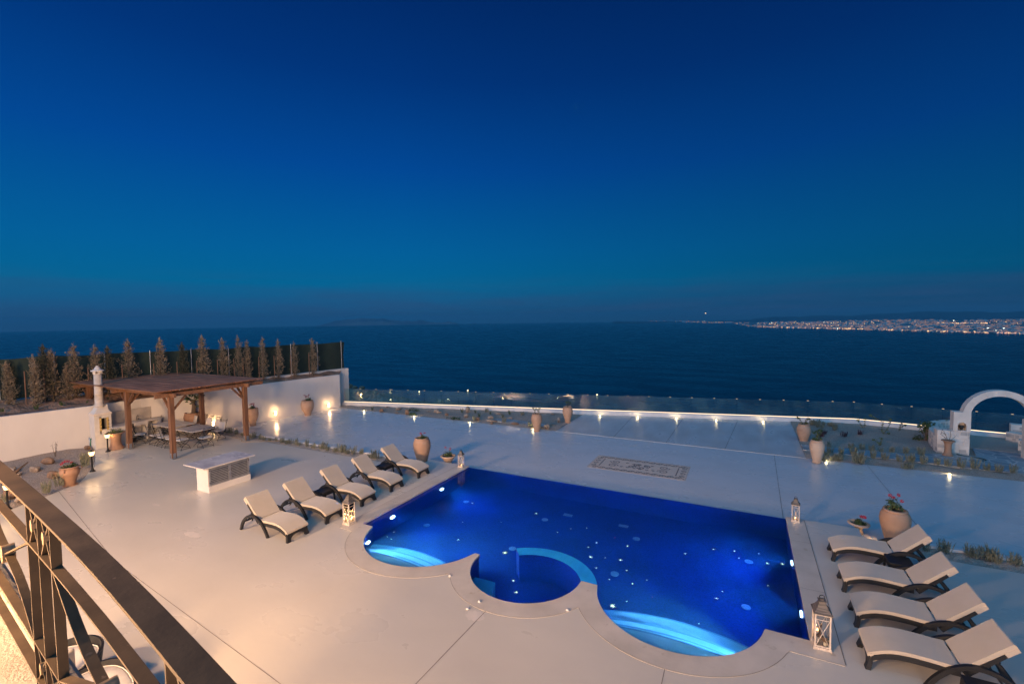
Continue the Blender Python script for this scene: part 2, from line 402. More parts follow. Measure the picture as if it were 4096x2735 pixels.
# ------------------------------------------------------------------ mesh builder
class MB:
    def __init__(s):
        s.v, s.f, s.mi, s.sm = [], [], [], []
    def add(s, vs, fs, mi=0, smooth=False):
        o = len(s.v)
        s.v += [tuple(p) for p in vs]
        for f in fs:
            s.f.append(tuple(i + o for i in f)); s.mi.append(mi); s.sm.append(smooth)
        return s
    def box(s, c, d, rz=0, mi=0, R=None):
        x, y, z = d[0] / 2, d[1] / 2, d[2] / 2
        vs = [Vector((a * x, b * y, e * z)) for a in (-1, 1) for b in (-1, 1) for e in (-1, 1)]
        R = R or Matrix.Rotation(rz, 3, 'Z')
        vs = [R @ p + Vector(c) for p in vs]
        return s.add(vs, [(0, 1, 3, 2), (4, 6, 7, 5), (0, 4, 5, 1), (2, 3, 7, 6), (0, 2, 6, 4), (1, 5, 7, 3)], mi)
    def bar(s, a, b, w, h=None, mi=0, up=(0, 0, 1)):
        """rectangular bar from a to b, w across, h along 'up'"""
        a, b = Vector(a), Vector(b); h = h or w
        d = b - a; L = d.length
        if L < 1e-6: return s
        d.normalize(); u = Vector(up)
        if abs(d.dot(u)) > .98: u = Vector((1, 0, 0))
        sd = d.cross(u).normalized(); uu = sd.cross(d)
        vs = []
        for p in (a, b):
            for i, j in ((-1, -1), (1, -1), (1, 1), (-1, 1)):
                vs.append(p + sd * (i * w / 2) + uu * (j * h / 2))
        return s.add(vs, [(3, 2, 1, 0), (4, 5, 6, 7), (0, 1, 5, 4), (1, 2, 6, 5), (2, 3, 7, 6), (3, 0, 4, 7)], mi)
    def tube(s, pts, r, n=6, mi=0, caps=True, smooth=True):
        pts = [Vector(p) for p in pts]
        k = len(pts)
        rr = r if isinstance(r, (list, tuple)) else [r] * k
        t0 = (pts[1] - pts[0]).normalized()
        ref = Vector((0, 0, 1)) if abs(t0.z) < .9 else Vector((1, 0, 0))
        nrm = t0.cross(ref).normalized()
        vs = []
        for i, p in enumerate(pts):
            t = (pts[min(i + 1, k - 1)] - pts[max(i - 1, 0)]).normalized()
            nrm = (nrm - t * nrm.dot(t))
            nrm = nrm.normalized() if nrm.length > 1e-6 else t.orthogonal().normalized()
            bn = t.cross(nrm)
            for j in range(n):
                a = 2 * PI * j / n
                vs.append(p + (nrm * math.cos(a) + bn * math.sin(a)) * rr[i])
        fs = []
        for i in range(k - 1):
            for j in range(n):
                fs.append((i * n + j, i * n + (j + 1) % n, (i + 1) * n + (j + 1) % n, (i + 1) * n + j))
        s.add(vs, fs, mi, smooth)
        if caps:
            s.add(vs[:n], [tuple(range(n - 1, -1, -1))], mi)
            s.add(vs[-n:], [tuple(range(n))], mi)
        return s
    def lathe(s, prof, n=28, c=(0, 0, 0), mi=0, smooth=True, wob=0):
        vs, fs = [], []
        k = len(prof)
        for (r, z) in prof:
            for j in range(n):
                a = 2 * PI * j / n
                q = r * (1 + wob * math.sin(3 * a + z * 5))
                vs.append((c[0] + q * math.cos(a), c[1] + q * math.sin(a), c[2] + z))
        for i in range(k - 1):
            for j in range(n):
                fs.append((i * n + j, i * n + (j + 1) % n, (i + 1) * n + (j + 1) % n, (i + 1) * n + j))
        s.add(vs, fs, mi, smooth)
        if prof[0][0] > 1e-4: s.add(vs[:n], [tuple(range(n - 1, -1, -1))], mi)
        if prof[-1][0] > 1e-4: s.add(vs[-n:], [tuple(range(n))], mi)
        return s
    def prism(s, poly, z0, z1, mi=0, top=True, bot=True, sides=True, holes=(), mi_side=None):
        polys = [list(poly)] + [list(h) for h in holes]
        flat = [Vector((p[0], p[1], 0)) for q in polys for p in q]
        tris = tessellate_polygon([[Vector((p[0], p[1], 0)) for p in q] for q in polys])
        def orient(t):
            a, b, c = (flat[i] for i in t)
            return t if (b - a).cross(c - a).z > 0 else (t[2], t[1], t[0])
        tris = [orient(t) for t in tris]
        if top: s.add([(p.x, p.y, z1) for p in flat], tris, mi)
        if bot: s.add([(p.x, p.y, z0) for p in flat], [t[::-1] for t in tris], mi)
        if sides:
            for qi, q in enumerate(polys):
                area = sum(q[i][0] * q[(i + 1) % len(q)][1] - q[(i + 1) % len(q)][0] * q[i][1] for i in range(len(q)))
                if (area < 0) != (qi > 0): q = q[::-1]
                k = len(q)
                s.add([(p[0], p[1], z0) for p in q] + [(p[0], p[1], z1) for p in q],
                      [(i, (i + 1) % k, k + (i + 1) % k, k + i) for i in range(k)], mi if mi_side is None else mi_side)
        return s
    def strip(s, A, B, mi=0, smooth=False):
        k = len(A)
        return s.add(list(A) + list(B), [(i, i + 1, k + i + 1, k + i) for i in range(k - 1)], mi, smooth)
    def extr(s, prof, y0, y1, mi=0, smooth=False):
        """closed XZ profile extruded along y"""
        k = len(prof)
        vs = [(p[0], y0, p[1]) for p in prof] + [(p[0], y1, p[1]) for p in prof]
        s.add(vs, [(i, (i + 1) % k, k + (i + 1) % k, k + i) for i in range(k)], mi, smooth)
        tris = tessellate_polygon([[Vector((p[0], p[1], 0)) for p in prof]])
        s.add(vs[:k], [t for t in tris], mi)
        s.add(vs[k:], [t[::-1] for t in tris], mi)
        return s
    def ball(s, c, r, n=8, mi=0, sq=(1, 1, 1)):
        vs, fs = [], []
        k = max(4, n // 2 + 1)
        for i in range(k + 1):
            a = PI * i / k
            for j in range(n):
                b = 2 * PI * j / n
                vs.append((c[0] + r * sq[0] * math.sin(a) * math.cos(b), c[1] + r * sq[1] * math.sin(a) * math.sin(b), c[2] + r * sq[2] * math.cos(a)))
        for i in range(k):
            for j in range(n):
                fs.append((i * n + j, (i + 1) * n + j, (i + 1) * n + (j + 1) % n, i * n + (j + 1) % n))
        return s.add(vs, fs, mi, True)
    def build(s, name, mats, parent=None, loc=None, bevel=0, fix=False):
        me = bpy.data.meshes.new(name)
        me.from_pydata([tuple(p) for p in s.v], [], s.f)
        for mm in (mats if isinstance(mats, (list, tuple)) else [mats]):
            me.materials.append(M[mm] if isinstance(mm, str) else mm)
        me.polygons.foreach_set('material_index', s.mi)
        me.polygons.foreach_set('use_smooth', s.sm)
        me.update()
        o = bpy.data.objects.new(name, me)
        COL.objects.link(o)
        if parent: o.parent = parent
        if loc: o.location = loc
        if bevel:
            b = o.modifiers.new('bevel', 'BEVEL'); b.width = bevel; b.segments = 2; b.limit_method = 'ANGLE'; b.angle_limit = .6
        return o

def tag(o, label=None, cat=None, group=None, kind=None):
    if label: o['label'] = label
    if cat: o['category'] = cat
    if group: o['group'] = group
    if kind: o['kind'] = kind
    return o
def thing(name, label, cat, loc=(0, 0, 0), rz=0, group=None, scale=None):
    o = bpy.data.objects.new(name, None)
    COL.objects.link(o)
    o.empty_display_size = .2
    o.location = loc; o.rotation_euler = (0, 0, rz)
    if scale: o.scale = scale if isinstance(scale, tuple) else (scale,) * 3
    return tag(o, label, cat, group)
def copy_tree(o, parent=None):
    c = o.copy(); COL.objects.link(c)
    if parent:
        c.parent = parent
    for ch in list(o.children): copy_tree(ch, c)
    return c
def dup(o, loc, rz=0, label=None, group=None, scale=None):
    c = copy_tree(o)
    c.location = loc; c.rotation_euler = (0, 0, rz)
    if scale is not None: c.scale = scale if isinstance(scale, tuple) else (scale,) * 3
    if label: c['label'] = label
    if group: c['group'] = group
    return c
def struct(name, mb, mats, label=None):
    o = mb.build(name, mats)
    return tag(o, label, name.replace('_', ' '), None, 'structure')
def lamp(name, kind, loc, energy, col, parent=None, rot=None, **kw):
    d = bpy.data.lights.new(name, kind)
    d.energy = energy; d.color = col
    for k, v in kw.items(): setattr(d, k, v)
    o = bpy.data.objects.new(name, d); COL.objects.link(o)
    if parent: o.parent = parent
    o.location = loc
    if rot: o.rotation_euler = rot
    return o
def aim(o, d):
    o.rotation_euler = Vector(d).to_track_quat('-Z', 'Y').to_euler()

# ------------------------------------------------------------------ world: blue hour
def make_world():
    w = bpy.data.worlds.new('World'); sc.world = w; w.use_nodes = True
    nt = w.node_tree; L = nt.links.new
    bg = nt.nodes['Background']
    sky = N(nt, 'ShaderNodeTexSky'); sky.sky_type = 'NISHITA'; sky.sun_disc = False
    sky.sun_elevation = math.radians(-2.5); sky.sun_rotation = math.radians(-150); sky.altitude = 250
    sky.ozone_density = 5; sky.dust_density = .3
    tc = N(nt, 'ShaderNodeTexCoord')
    sp = N(nt, 'ShaderNodeSeparateXYZ'); L(tc.outputs['Generated'], sp.inputs[0])
    cr = N(nt, 'ShaderNodeValToRGB')
    stops = [(0.0, (.016, .070, .165)), (.004, (.018, .078, .190)), (.03, (.012, .098, .240)), (.075, (.000, .135, .310)), (.14, (.000, .118, .330)), (.30, (.000, .064, .300)),
             (.45, (.000, .034, .195)), (.62, (.000, .016, .110)), (1.0, (.000, .010, .07))]
    el = cr.color_ramp.elements
    while len(el) < len(stops): el.new(.5)
    for e_, (p, c) in zip(el, stops): e_.position = p; e_.color = rgba(c)
    L(sp.outputs[2], cr.inputs[0])
    # darker towards the east (right of the view)
    dt = N(nt, 'ShaderNodeVectorMath', operation='DOT_PRODUCT'); L(tc.outputs['Generated'], dt.inputs[0])
    e = RT * .9 + FW * .0
    dt.inputs[1].default_value = (e.x, e.y, 0)
    mr = N(nt, 'ShaderNodeMapRange'); mr.inputs[1].default_value = -.2; mr.inputs[2].default_value = .85
    mr.inputs[3].default_value = 1.0; mr.inputs[4].default_value = .55
    L(dt.outputs['Value'], mr.inputs[0])
    mu = N(nt, 'ShaderNodeVectorMath', operation='SCALE'); L(cr.outputs[0], mu.inputs[0]); L(mr.outputs[0], mu.inputs['Scale'])
    # afterglow behind the viewer
    d2 = N(nt, 'ShaderNodeVectorMath', operation='DOT_PRODUCT'); L(tc.outputs['Generated'], d2.inputs[0])
    bk = (-FW - RT * .35); bk.z = .5; bk.normalize()
    d2.inputs[1].default_value = bk
    m2 = N(nt, 'ShaderNodeMapRange'); m2.interpolation_type = 'SMOOTHSTEP'
    m2.inputs[1].default_value = .1; m2.inputs[2].default_value = 1.0
    m2.inputs[3].default_value = 0; m2.inputs[4].default_value = 1
    L(d2.outputs['Value'], m2.inputs[0])
    gl = N(nt, 'ShaderNodeVectorMath', operation='SCALE'); gl.inputs[0].default_value = AFTERGLOW
    L(m2.outputs[0], gl.inputs['Scale'])
    ad = N(nt, 'ShaderNodeVectorMath', operation='ADD'); L(mu.outputs[0], ad.inputs[0]); L(gl.outputs[0], ad.inputs[1])
    s2 = N(nt, 'ShaderNodeVectorMath', operation='SCALE'); L(sky.outputs[0], s2.inputs[0]); s2.inputs['Scale'].default_value = .02
    a2 = N(nt, 'ShaderNodeVectorMath', operation='ADD'); L(ad.outputs[0], a2.inputs[0]); L(s2.outputs[0], a2.inputs[1])
    mp = N(nt, 'ShaderNodeMapping'); mp.inputs['Scale'].default_value = (2.2, 2.2, 26); L(tc.outputs['Generated'], mp.inputs[0])
    cn = N(nt, 'ShaderNodeTexNoise', Scale=2.2, Detail=6); L(mp.outputs[0], cn.inputs['Vector'])
    cm = N(nt, 'ShaderNodeMapRange'); cm.inputs[1].default_value, cm.inputs[2].default_value = .38, .72; L(cn.outputs['Fac'], cm.inputs[0])
    bd = N(nt, 'ShaderNodeValToRGB'); L(sp.outputs[2], bd.inputs[0])
    e3 = bd.color_ramp.elements
    while len(e3) < 4: e3.new(.5)
    for e_, (p_, v_) in zip(e3, [(0.0, .55), (.02, .9), (.055, .45), (.10, 0.0)]): e_.position = p_; e_.color = (v_, v_, v_, 1)
    ml = N(nt, 'ShaderNodeMath', operation='MULTIPLY'); L(cm.outputs[0], ml.inputs[0]); L(bd.outputs[0], ml.inputs[1])
    m5 = N(nt, 'ShaderNodeMath', operation='MULTIPLY'); L(ml.outputs[0], m5.inputs[0]); m5.inputs[1].default_value = .7
    mc = N(nt, 'ShaderNodeMix', data_type='RGBA'); L(m5.outputs[0], mc.inputs[0]); L(a2.outputs[0], mc.inputs[6]); mc.inputs[7].default_value = (.030, .066, .165, 1)
    L(mc.outputs[2], bg.inputs[0]); bg.inputs[1].default_value = 1.0
AFTERGLOW = (.14, .53, 1.02)
HAZE = 3.6e-5
POOL_DENS = .11
make_world()
# the last light after sunset: very weak and very soft
sun = lamp('sun', 'SUN', (0, 0, 30), .04, (1, .86, .75), angle=math.radians(30))
aim(sun, (FW.x + RT.x * .6, FW.y + RT.y * .6, -.55))
# lamps of the house the photograph is taken from (on its front wall, behind the balcony)
WARM = (1, .60, .30)
for i, (x, y, z, e_) in enumerate([(-4.5, -20.5, 7.0, 3100), (4.0, -19.6, 3.3, 2100), (13.0, -20.0, 3.3, 560)]):
    l = lamp('house_wall_lamp_light', 'AREA', (x, y, z), e_, (1, .61, .33), size=1.6)
    aim(l, (-.45 if x < 0 else -.05, 1, -.30 if x < 0 else -.42))
l = lamp('balcony_lamp_light', 'AREA', (4.6, -17.3, 6.3), 900, WARM, size=.8)
aim(l, (.1, .8, -.75))

# ------------------------------------------------------------------ setting: decks, pool
LOW = -0.30
SC = [(2.17, -5.45, 1.81), (5.42, -5.94, 1.37), (8.80, -5.62, 1.68)]
BASE = -5.88
def yin(x, off=0.0):
    y = BASE - off
    for cx_, cy_, r in SC:
        R = r + off
        if abs(x - cx_) < R:
            y = min(y, cy_ - math.sqrt(R * R - (x - cx_) ** 2))
    return y
def xs_between(a, b):
    s = set()
    n = int((b - a) / .09)
    for i in range(n + 1): s.add(round(a + (b - a) * i / n, 4))
    for off in (0, .2, .45):
        for cx_, cy_, r in SC:
            R = r + off
            for k in range(41):
                x = cx_ - R * math.cos(PI * k / 40)
                if a < x < b: s.add(round(x, 4))
    return sorted(s)
PX = xs_between(0, 11.2)
front_in = [(x, yin(x)) for x in PX]
def pool_poly(off):
    X = [x for x in xs_between(-off, 11.2 + off)]
    return [(x, yin(x, off)) for x in X] + [(11.2 + off, 0), (-off, 0)]

# upper deck
wall_line = [(-16.45, 8.25), (-17.25, 1.8), (-17.6, .4), (-18.6, -3.2), (-18.6, -5.3), (-19.05, -8.3), (-20.6, -14.5)]
deck_out = [(-10.0, -30), (45, -30), (45, -1.15), (12.92, -1.15), (12.95, 0.0), (11.25, 0.0), (11.25, -.03)]
hole = [(x, yin(x, .2)) for x in xs_between(-.2, 11.4)]
# the pool hole opens to the far edge, so the outline simply runs round it
deck_poly = [(-10.0, -30), (45, -30), (45, -1.15), (12.92, -1.15), (12.95, 0.0), (11.4, 0.0)] + [(x, yin(x, .2)) for x in reversed(xs_between(-.2, 11.4))] + \
    [(-.2, 0.0), (-1.95, 0.0), (-1.99, -1.15), (-17.75, -1.15), (-18.55, -3.2), (-18.55, -5.3), (-17.6, -5.6), (-15.9, -6.2), (-14.9, -6.6), (-13.75, -7.2), (-12.9, -7.65),
     (-12.4, -8.0), (-12.05, -8.6), (-11.75, -9.1), (-11.5, -9.7), (-11.25, -10.1), (-10.8, -10.7), (-10.3, -12), (-10, -14)]
mb = MB().prism(deck_poly, -.34, 0, bot=False)
struct('deck', mb, 'deck', 'pale polished cement deck around the pool')

def ribbon(mb, pts, w, z, mi=0):
    P = [Vector((p[0], p[1], 0)) for p in pts]
    A, B = [], []
    for i, p in enumerate(P):
        d = (P[min(i + 1, len(P) - 1)] - P[max(i - 1, 0)]).normalized()
        n_ = Vector((-d.y, d.x, 0))
        A.append((p.x - n_.x * w / 2, p.y - n_.y * w / 2, z)); B.append((p.x + n_.x * w / 2, p.y + n_.y * w / 2, z))
    return mb.strip(A, B, mi)
jl = MB()
for a, b, w in [((5.35, -7.75), (5.1, -14), .013), ((-12.15, -8.66), (-4.08, -10.19), .012), ((-4.08, -10.19), (3.4, -10.9), .010), ((8.89, -7.72), (8.93, -12), .013)]:
    ribbon(jl, [a, b], w, .003)
jp = MB()
for a, b, w in [((-4.08, -10.19), (-3.85, -8.61), .014), ((-3.85, -8.61), (-2.46, -5.91), .014), ((-.55, -6.2), (-3.2, -5.85), .014), ((2.04, -7.75), (1.6, -9.4), .010), ((11.66, -6.1), (15.5, -6.1), .012), ((-14.5, -6.0), (-9.2, -7.2), .012)]:
    ribbon(jp, [a, b], w, .003)
tag(jl.build('deck_joint', 'joint'), 'thin dark joint lines cut in the pale pool deck', 'joint', None, 'structure')
tag(jp.build('deck_joint', 'joint_pale'), 'thin pale joint lines in the deck beside the loungers', 'joint', None, 'structure')

M['patch'] = pmat('filled_patch', (.70, .60, .50), (.62, .55, .46), 6, .5)
for (px, py, a, b, lb) in [(769, 2137, .34, .12, 'pale oval filler mark in the deck left of the loungers'), (625, 2018, .20, .06, 'small pale filler mark in the deck beside the counter'), (1900, 2462, .20, .15, 'faint round service cover in the deck near the spa bay')]:
    p = G(px, py, 0)
    mb = MB().prism([(p.x + a * math.cos(k * PI / 14) * (1 + .12 * math.sin(k * 1.7)), p.y + b * math.sin(k * PI / 14) * (1 + .15 * math.sin(k * 2.3))) for k in range(28)], .001, .0025, bot=False, sides=False)
    tag(mb.build('deck_patch', 'patch'), lb, 'patch', None, 'structure')
# lower deck and terrace towards the sea
L0, L1, L2, L3 = Vector((-16.9, 9.05)), Vector((15.73, 16.9)), Vector((21.83, 15.93)), Vector((30, 14.6))
def kerb_y(x, off=0):
    if x < L1.x: y = L0.y + (L1.y - L0.y) * (x - L0.x) / (L1.x - L0.x)
    else: y = L1.y + (L2.y - L1.y) * (x - L1.x) / (L2.x - L1.x)
    return y - off
mb = MB().prism([(-17.7, -.3), (-1.97, -.3), (-1.97, .045), (12.93, .045), (12.93, -.3), (45, -.3), (45, 8.0), (-16.6, 8.0), (-17.25, 1.8)], LOW - .2, LOW, bot=False, sides=False)
mb.prism([(-3.0, -1.16), (-1.95, -1.16), (-1.95, -.3), (-3.0, -.3)], LOW, LOW + .0005, bot=False, sides=False)
mb.prism([(12.9, -1.16), (14.1, -1.16), (14.1, -.3), (12.9, -.3)], LOW, LOW + .0005, bot=False, sides=False)
struct('lower_deck', mb, 'lower_deck', 'bluish white lower cement deck beyond the pool')
mb = MB().prism([(.65, 7.98), (12.5, 7.98), (12.5, kerb_y(12.5, .3)), (.65, kerb_y(.65, .3))], LOW - .1, LOW + .012, bot=False)
struct('terrace', mb, 'terrace', 'grey brushed cement terrace before the glass railing')
mb = MB()
for a, b in [((11.28, 7.95), (11.16, .1)), ((14.66, 7.95), (14.68, .1))]: ribbon(mb, [a, b], .016, LOW + .004)
for a, b in [((3.72, 13.4), (3.91, 8.0)), ((6.67, 14.0), (6.57, 8.0)), ((9.69, 14.6), (9.25, 8.0))]: ribbon(mb, [a, b], .022, LOW + .016)
tag(mb.build('lower_deck_joint', 'joint'), 'thin dark joints across the lower deck and terrace', 'joint', None, 'structure')

# planting strips (gravel beds) behind a low kerb
for x0, x1, nm, lab in [(-17.6, -3.0, 'gravel_strip', 'long gravel planting strip left of the pool'), (14.1, 45, 'gravel_strip', 'gravel planting strip right of the pool')]:
    mb = MB()
    n = int((x1 - x0) / .12)
    rows = [[(x0 + (x1 - x0) * i / n, y, -.055 + rnd.uniform(-.02, .03)) for i in range(n + 1)] for y in (-1.15, -1.0, -.85, -.7, -.55, -.42)]
    for a, b in zip(rows[:-1], rows[1:]): mb.strip(a, b)
    struct(nm, mb, 'gravel_pale', lab)
    k = MB().box(((x0 + x1) / 2, -.335, -.155), (x1 - x0, .17, .33))
    tag(k.build('kerb', 'kerb', bevel=.01), 'low white kerb along the ' + ('left' if x0 < 0 else 'right') + ' planting strip', 'kerb', None, 'structure')

# gravel garden between lower deck and glass railing
def sheet(name, x0, x1, nx, y0f, y1f, ny, zf, mat, label):
    mb = MB(); vs = []
    for j in range(ny + 1):
        for i in range(nx + 1):
            x = x0 + (x1 - x0) * i / nx
            y = y0f(x) + (y1f(x) - y0f(x)) * j / ny
            vs.append((x, y, zf(x, y)))
    mb.add(vs, [(j * (nx + 1) + i, j * (nx + 1) + i + 1, (j + 1) * (nx + 1) + i + 1, (j + 1) * (nx + 1) + i) for j in range(ny) for i in range(nx)], 0, True)
    return struct(name, mb, mat, label)
def bumpz(x, y, a=.03):
    return a * (math.sin(x * 2.1 + y * 1.3) + math.sin(x * .9 - y * 2.7 + 1) + .6 * math.sin(x * 5.3 + y * 4.1)) / 2
def gz(x, y):
    t = min(1, max(0, (y - 8.05) / .5))
    return LOW - .012 + t * (.035 + bumpz(x, y))
sheet('gravel_garden', -16.7, .65, 130, lambda x: 8.0, lambda x: kerb_y(x, .28), 40, gz, 'gravel', 'grey gravel garden left of the terrace')
sheet('gravel_garden', 12.5, 28, 130, lambda x: 8.0, lambda x: kerb_y(x, .28), 40, gz, 'gravel', 'grey gravel garden right of the terrace')
# crazy-paved path
mb = MB().prism([(12.52, 9.2), (17.2, 9.15), (18.2, 8.95), (28, 8.9), (28, 12.9), (19.5, 12.75), (19.1, 11.1), (17.9, 11.0), (16.6, 10.35), (12.52, 10.2)], LOW - .05, LOW + .062, bot=False)
struct('path', mb, 'flag', 'blue grey crazy paved path leading to the arch')
mb = MB().prism([(-4.3, 8.75), (-2.4, 8.55), (.0, 8.5), (-.5, 9.15), (-3.4, 9.5)], LOW - .05, LOW + .058, bot=False)
struct('path', mb, 'flag', 'small patch of flagstones in the left gravel garden')
# round pebble court behind the arch
mb = MB().prism([(20.9 + 2.6 * math.cos(a * PI / 16), 14.0 + 1.55 * math.sin(a * PI / 16)) for a in range(32)], LOW - .05, LOW + .075, bot=False)
struct('court', mb, 'gravel_pale', 'pale round court seen through the arch')

# left garden bed by the retaining wall
def lz(x, y): return .03 + bumpz(x, y, .06)
mb = MB()
poly_l = [(-17.6, -5.62), (-15.9, -6.22), (-14.9, -6.62), (-13.75, -7.22), (-12.9, -7.67), (-12.4, -8.02), (-12.05, -8.62), (-11.75, -9.12), (-11.5, -9.72), (-11.25, -10.12), (-10.8, -10.72), (-10.3, -12.02), (-10, -14), (-10, -20)]
wl = [(-18.55, -5.35), (-18.7, -6.2), (-18.85, -7.1), (-19.0, -8.1), (-19.25, -9), (-19.45, -9.8), (-19.6, -10.4), (-19.7, -11), (-19.8, -11.4), (-19.9, -12), (-20.0, -12.6), (-20.2, -13.3), (-20.4, -14), (-21, -20)]
n = 30; vs = []
for a, b in zip(poly_l, wl):
    for i in range(n + 1):
        t = i / n; x = a[0] + (b[0] - a[0]) * t; y = a[1] + (b[1] - a[1]) * t
        vs.append((x, y, -.02 + (min(1, t * 6) * (lz(x, y) + .02))))
k = len(poly_l)
mb.add(vs, [(j * (n + 1) + i, (j + 1) * (n + 1) + i, (j + 1) * (n + 1) + i + 1, j * (n + 1) + i + 1) for j in range(k - 1) for i in range(n)], 0, True)
struct('gravel_bed', mb, 'gravel', 'dark gravel bed below the left white wall')

# ------------------------------------------------------------------ swimming pool
ZW, ZF = -.075, -1.6
pool = thing('swimming_pool', 'blue mosaic swimming pool with three scalloped bays, lit from underwater', 'swimming pool', (0, 0, 0))
outline = front_in + [(11.2, 0), (0, 0)]
mb = MB()
k = len(outline)
mb.add([(p[0], p[1], ZF) for p in outline] + [(p[0], p[1], 0.0 if i < len(front_in) else (-.005 if i < k else 0)) for i, p in enumerate(outline)],
       [((i + 1) % k, i, k + i, k + (i + 1) % k) for i in range(k) if i != k - 2], 0)
# far (overflow) wall is lower, with a dark rim
mb.add([(0, 0, ZF), (11.2, 0, ZF), (11.2, 0, ZW + .004), (0, 0, ZW + .004), (0, .05, ZW - .004), (11.2, .05, ZW - .004), (11.2, .05, LOW), (0, .05, LOW)],
       [(0, 1, 2, 3), (3, 2, 5, 4), (4, 5, 6, 7)], 0)
mb.prism(outline, ZF - .01, ZF, bot=False, sides=False)
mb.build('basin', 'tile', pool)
# coping: one slab, 6 mm proud of the deck
cp = MB()
Xo = xs_between(-.45, 11.65)
outer = [(x, yin(x, .45)) for x in Xo]
ip = [(x, yin(x, -.02)) for x in xs_between(.0, 11.2)]
ring = outer + [(11.65, -.002), (11.185, -.002)] + [(11.185, BASE + .02)] + [(x, y) for x, y in reversed(ip) if .016 < x < 11.184] + [(.015, BASE + .02), (.015, -.002), (-.45, -.002)]
cp.prism(ring, -.05, .006)
cp.build('coping', 'coping', pool, bevel=0)
jt = MB()
ribbon(jt, outer, .008, .0085); ribbon(jt, [(-.45, -.05), (-.45, -6.3)], .008, .0085); ribbon(jt, [(11.65, -.05), (11.65, -6.3)], .014, .0085)
for a, b in [((11.2, -1.6), (11.65, -1.6)), ((11.2, -4.0), (11.65, -4.0)), ((-.45, -4.2), (0, -4.2)), ((-.45, -2.1), (0, -2.1))]: ribbon(jt, [a, b], .008, .0085)
jt.build('coping_joint', 'joint', pool)
# steps in the outer bays
def step_poly(ci, e0, c, xc):
    cx_, cy_, r = SC[ci]
    pts_lo, pts_hi = [], []
    for i in range(121):
        x = cx_ - r + 2 * r * i / 120
        yl = cy_ - math.sqrt(max(0, r * r - (x - cx_) ** 2))
        yh = e0 - c * (x - xc) ** 2
        if yl < yh: pts_lo.append((x, yl + .004)); pts_hi.append((x, yh))
    return pts_lo + pts_hi[::-1]
for ci, xc, es in [(0, 1.9, [(-6.72, .09, -.20), (-6.42, .10, -.52), (-6.05, .11, -.80), (-5.62, .115, -1.08)]),
                   (2, 8.9, [(-6.70, .09, -.20), (-6.37, .10, -.52), (-5.97, .11, -.80), (-5.42, .12, -1.08)])]:
    for e0, c, z in es:
        p = step_poly(ci, e0, c, xc)
        sm_ = MB().prism(p, ZF, z, bot=False)
        hi = p[len(p) // 2:]
        sm_.strip([(a, b_ - .002, z + .002) for a, b_ in hi], [(a, b_ - .045, z + .002) for a, b_ in hi], 1)
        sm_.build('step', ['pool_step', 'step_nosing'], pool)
# curved bench wall of the spa bay
def arc(cx_, cy_, r, a0, a1, n=40): return [(cx_ + r * math.cos(math.radians(a0 + (a1 - a0) * i / n)), cy_ + r * math.sin(math.radians(a0 + (a1 - a0) * i / n))) for i in range(n + 1)]
o_, i_ = arc(5.6, -6.15, 1.57, 0, 128), arc(5.6, -6.15, 1.2, 0, 128)
b = MB().prism(i_ + o_[::-1], ZF, -.24, bot=False, sides=False)
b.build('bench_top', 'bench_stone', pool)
b = MB().prism(i_ + o_[::-1], ZF, -.242, bot=False, top=False)
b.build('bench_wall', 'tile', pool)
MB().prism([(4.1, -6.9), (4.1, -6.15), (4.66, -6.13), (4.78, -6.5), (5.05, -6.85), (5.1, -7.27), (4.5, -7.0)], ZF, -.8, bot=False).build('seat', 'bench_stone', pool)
# underwater lamps: round lens + its light
def plamp(x, y, z, d, e_, r=.10):
    d = Vector(d).normalized()
    mb = MB(); u = d.cross(Vector((0, 0, 1))).normalized(); v = u.cross(d)
    c = Vector((x, y, z)) + d * .03
    ring = [c + (u * math.cos(a * PI / 12) + v * math.sin(a * PI / 12)) * r for a in range(24)]
    back = [p - d * .04 for p in ring]
    mb.add(ring, [tuple(range(24))]); mb.add(ring + back, [(i, (i + 1) % 24, 24 + (i + 1) % 24, 24 + i) for i in range(24)], 0)
    o = mb.build('underwater_lamp', 'pool_lamp', pool)
    l = lamp('underwater_lamp_light', 'SPOT', (x + d.x * .06, y + d.y * .06, z), e_, (.04, .27, 1.0) if r > .085 else (.34, .72, 1.0), o, spot_size=math.radians(120), spot_blend=1.0, shadow_soft_size=.09)
    l.parent = pool
    aim(l, d + Vector((0, 0, -.10)))
plamp(0.0, -1.91, -.72, (1, 0, 0), 480)
plamp(0.0, -4.58, -.65, (1, 0, 0), 480)
plamp(11.2, -2.15, -.72, (-1, 0, 0), 480)
plamp(11.2, -4.35, -.72, (-1, 0, 0), 480)
plamp(.66, -6.32, -.40, (1, .12, 0), 1400, .08)
plamp(10.30, -6.30, -.40, (-1, -.10, 0), 1400, .08)
plamp(5.6, -7.29, -.55, (0, 1, 0), 90, .09)
